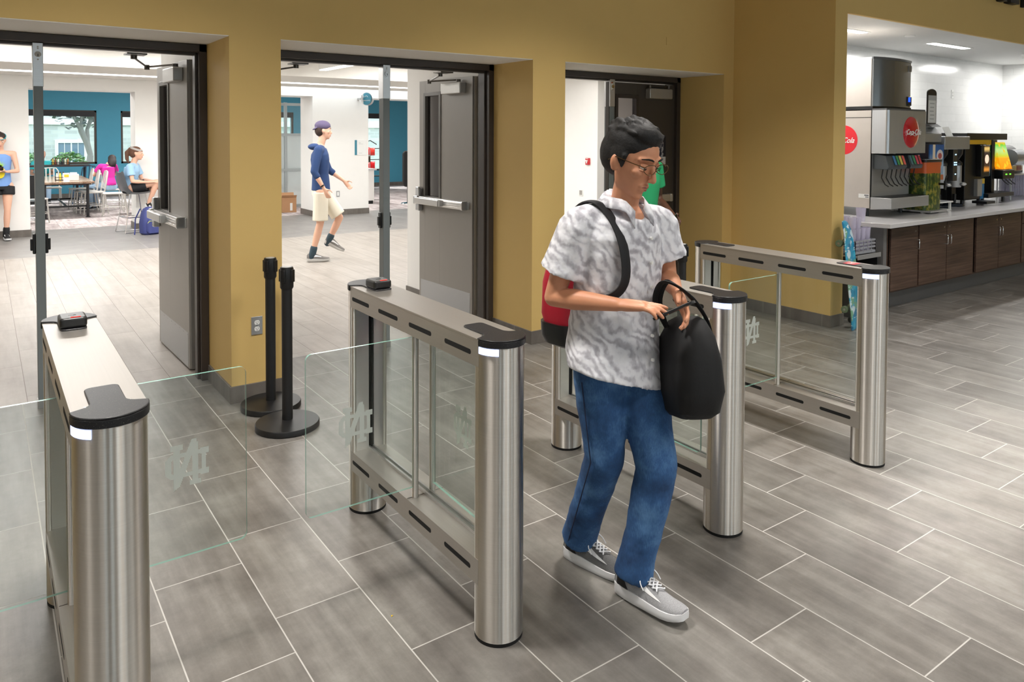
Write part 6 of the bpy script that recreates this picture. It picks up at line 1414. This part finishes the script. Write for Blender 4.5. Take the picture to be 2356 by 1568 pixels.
# person in magenta leaning at the table, seen from behind
b3 = (2.18, 17.95, 0)
figure('person in magenta T-shirt with long dark hair bent over the table', b3,
    dict(fwd=(-.75, .66, 0), pelvis=(.02, -.05, .55), chest=(.0, .05, .86), neck=(.02, .14, .99), head=(.10, .18, 1.06), look=(.1, .8, -.6), shR=(.14, .16, .95), shL=(-.14, .0, .95), elR=(.20, .30, .76), elL=(-.25, .12, .76), wrR=(.05, .42, .77), wrL=(-.12, .32, .77),
    hdR=(-.5, .8, 0), hnR=(0, 0, -1), htR=(-.5, -.2, .2), hdL=(.2, .8, 0), hnL=(0, 0, -1), htL=(.5, 0, .2), hipR=(.08, -.0, .53), hipL=(-.08, -.08, .53), knR=(-.2, .32, .50), knL=(-.32, .20, .50), anR=(-.2, .34, .1), toR=(-.32, .42, .05), anL=(-.32, .22, .1), toL=(-.44, .3, .05)),
    FAIR, mat('magenta_jersey', (190, 32, 140), .85), mat('light_denim', (150, 176, 200), .9), (30, 20, 18), sleeve=.6, legcut=1.5, legname='jeans', longhair='down', w=.95, hem=.0)
# white-haired person at the window ledge
figure('white-haired person in a turquoise shirt seated against the dining room window', (1.16, 21.1, 0),
    dict(fwd=(.3, -.95, 0), pelvis=(0, 0, .52), chest=(0, 0, .84), neck=(0, 0, .99), head=(.0, -.02, 1.14), look=(.6, -.8, -.1), shR=(-.17, 0, .93), shL=(.17, 0, .93), elR=(-.22, -.03, .68), elL=(.22, -.03, .68), wrR=(-.1, -.2, .66), wrL=(.1, -.2, .66), hipR=(-.09, 0, .50), hipL=(.09, 0, .5), knR=(-.1, -.38, .5), knL=(.1, -.38, .5), anR=(-.1, -.38, .1), toR=(-.1, -.52, .05), anL=(.1, -.38, .1), toL=(.1, -.52, .05)),
    FAIR, mat('turquoise_shirt', (60, 190, 196), .85), mat('light_denim', (150, 176, 200), .9), (215, 212, 214), sleeve=.6, legcut=1.5, legname='trousers', voxel=.012)
# person in green behind the man
figure('person in green T-shirt before the dark closed door, mostly hidden by the man', (4.17, 4.12, 0),
    dict(fwd=(.55, -.83, 0), pelvis=(0, .0, .93), chest=(0.0, -.02, 1.30), neck=(0, -.03, 1.47), head=(-.01, -.05, 1.60), look=(.1, -1, -.35), shR=(-.12, -.06, 1.42), shL=(.20, .06, 1.42), elR=(-.15, -.06, 1.14), elL=(.27, .09, 1.14), wrR=(-.12, -.24, .98), wrL=(.20, -.14, 1.03), hdR=(0, -.7, -.7), hnR=(.9, 0, 0), htR=(0, -.7, .6), hdL=(-.3, -.8, -.4), hnL=(-.9, 0, 0), htL=(0, -.5, .6),
    hipR=(-.09, 0, .88), hipL=(.09, 0, .88), knR=(-.1, -.1, .48), knL=(.1, .05, .48), anR=(-.1, .0, .10), toR=(-.1, -.15, .05), anL=(.1, .25, .10), toL=(.1, .1, .05)),
    DARKS, mat('green_tee', (44, 170, 110), .85), mat('dark_trousers', (30, 32, 40), .9), (18, 15, 14), sleeve=.62, legcut=1.5, legname='trousers', voxel=.009, w=.92)
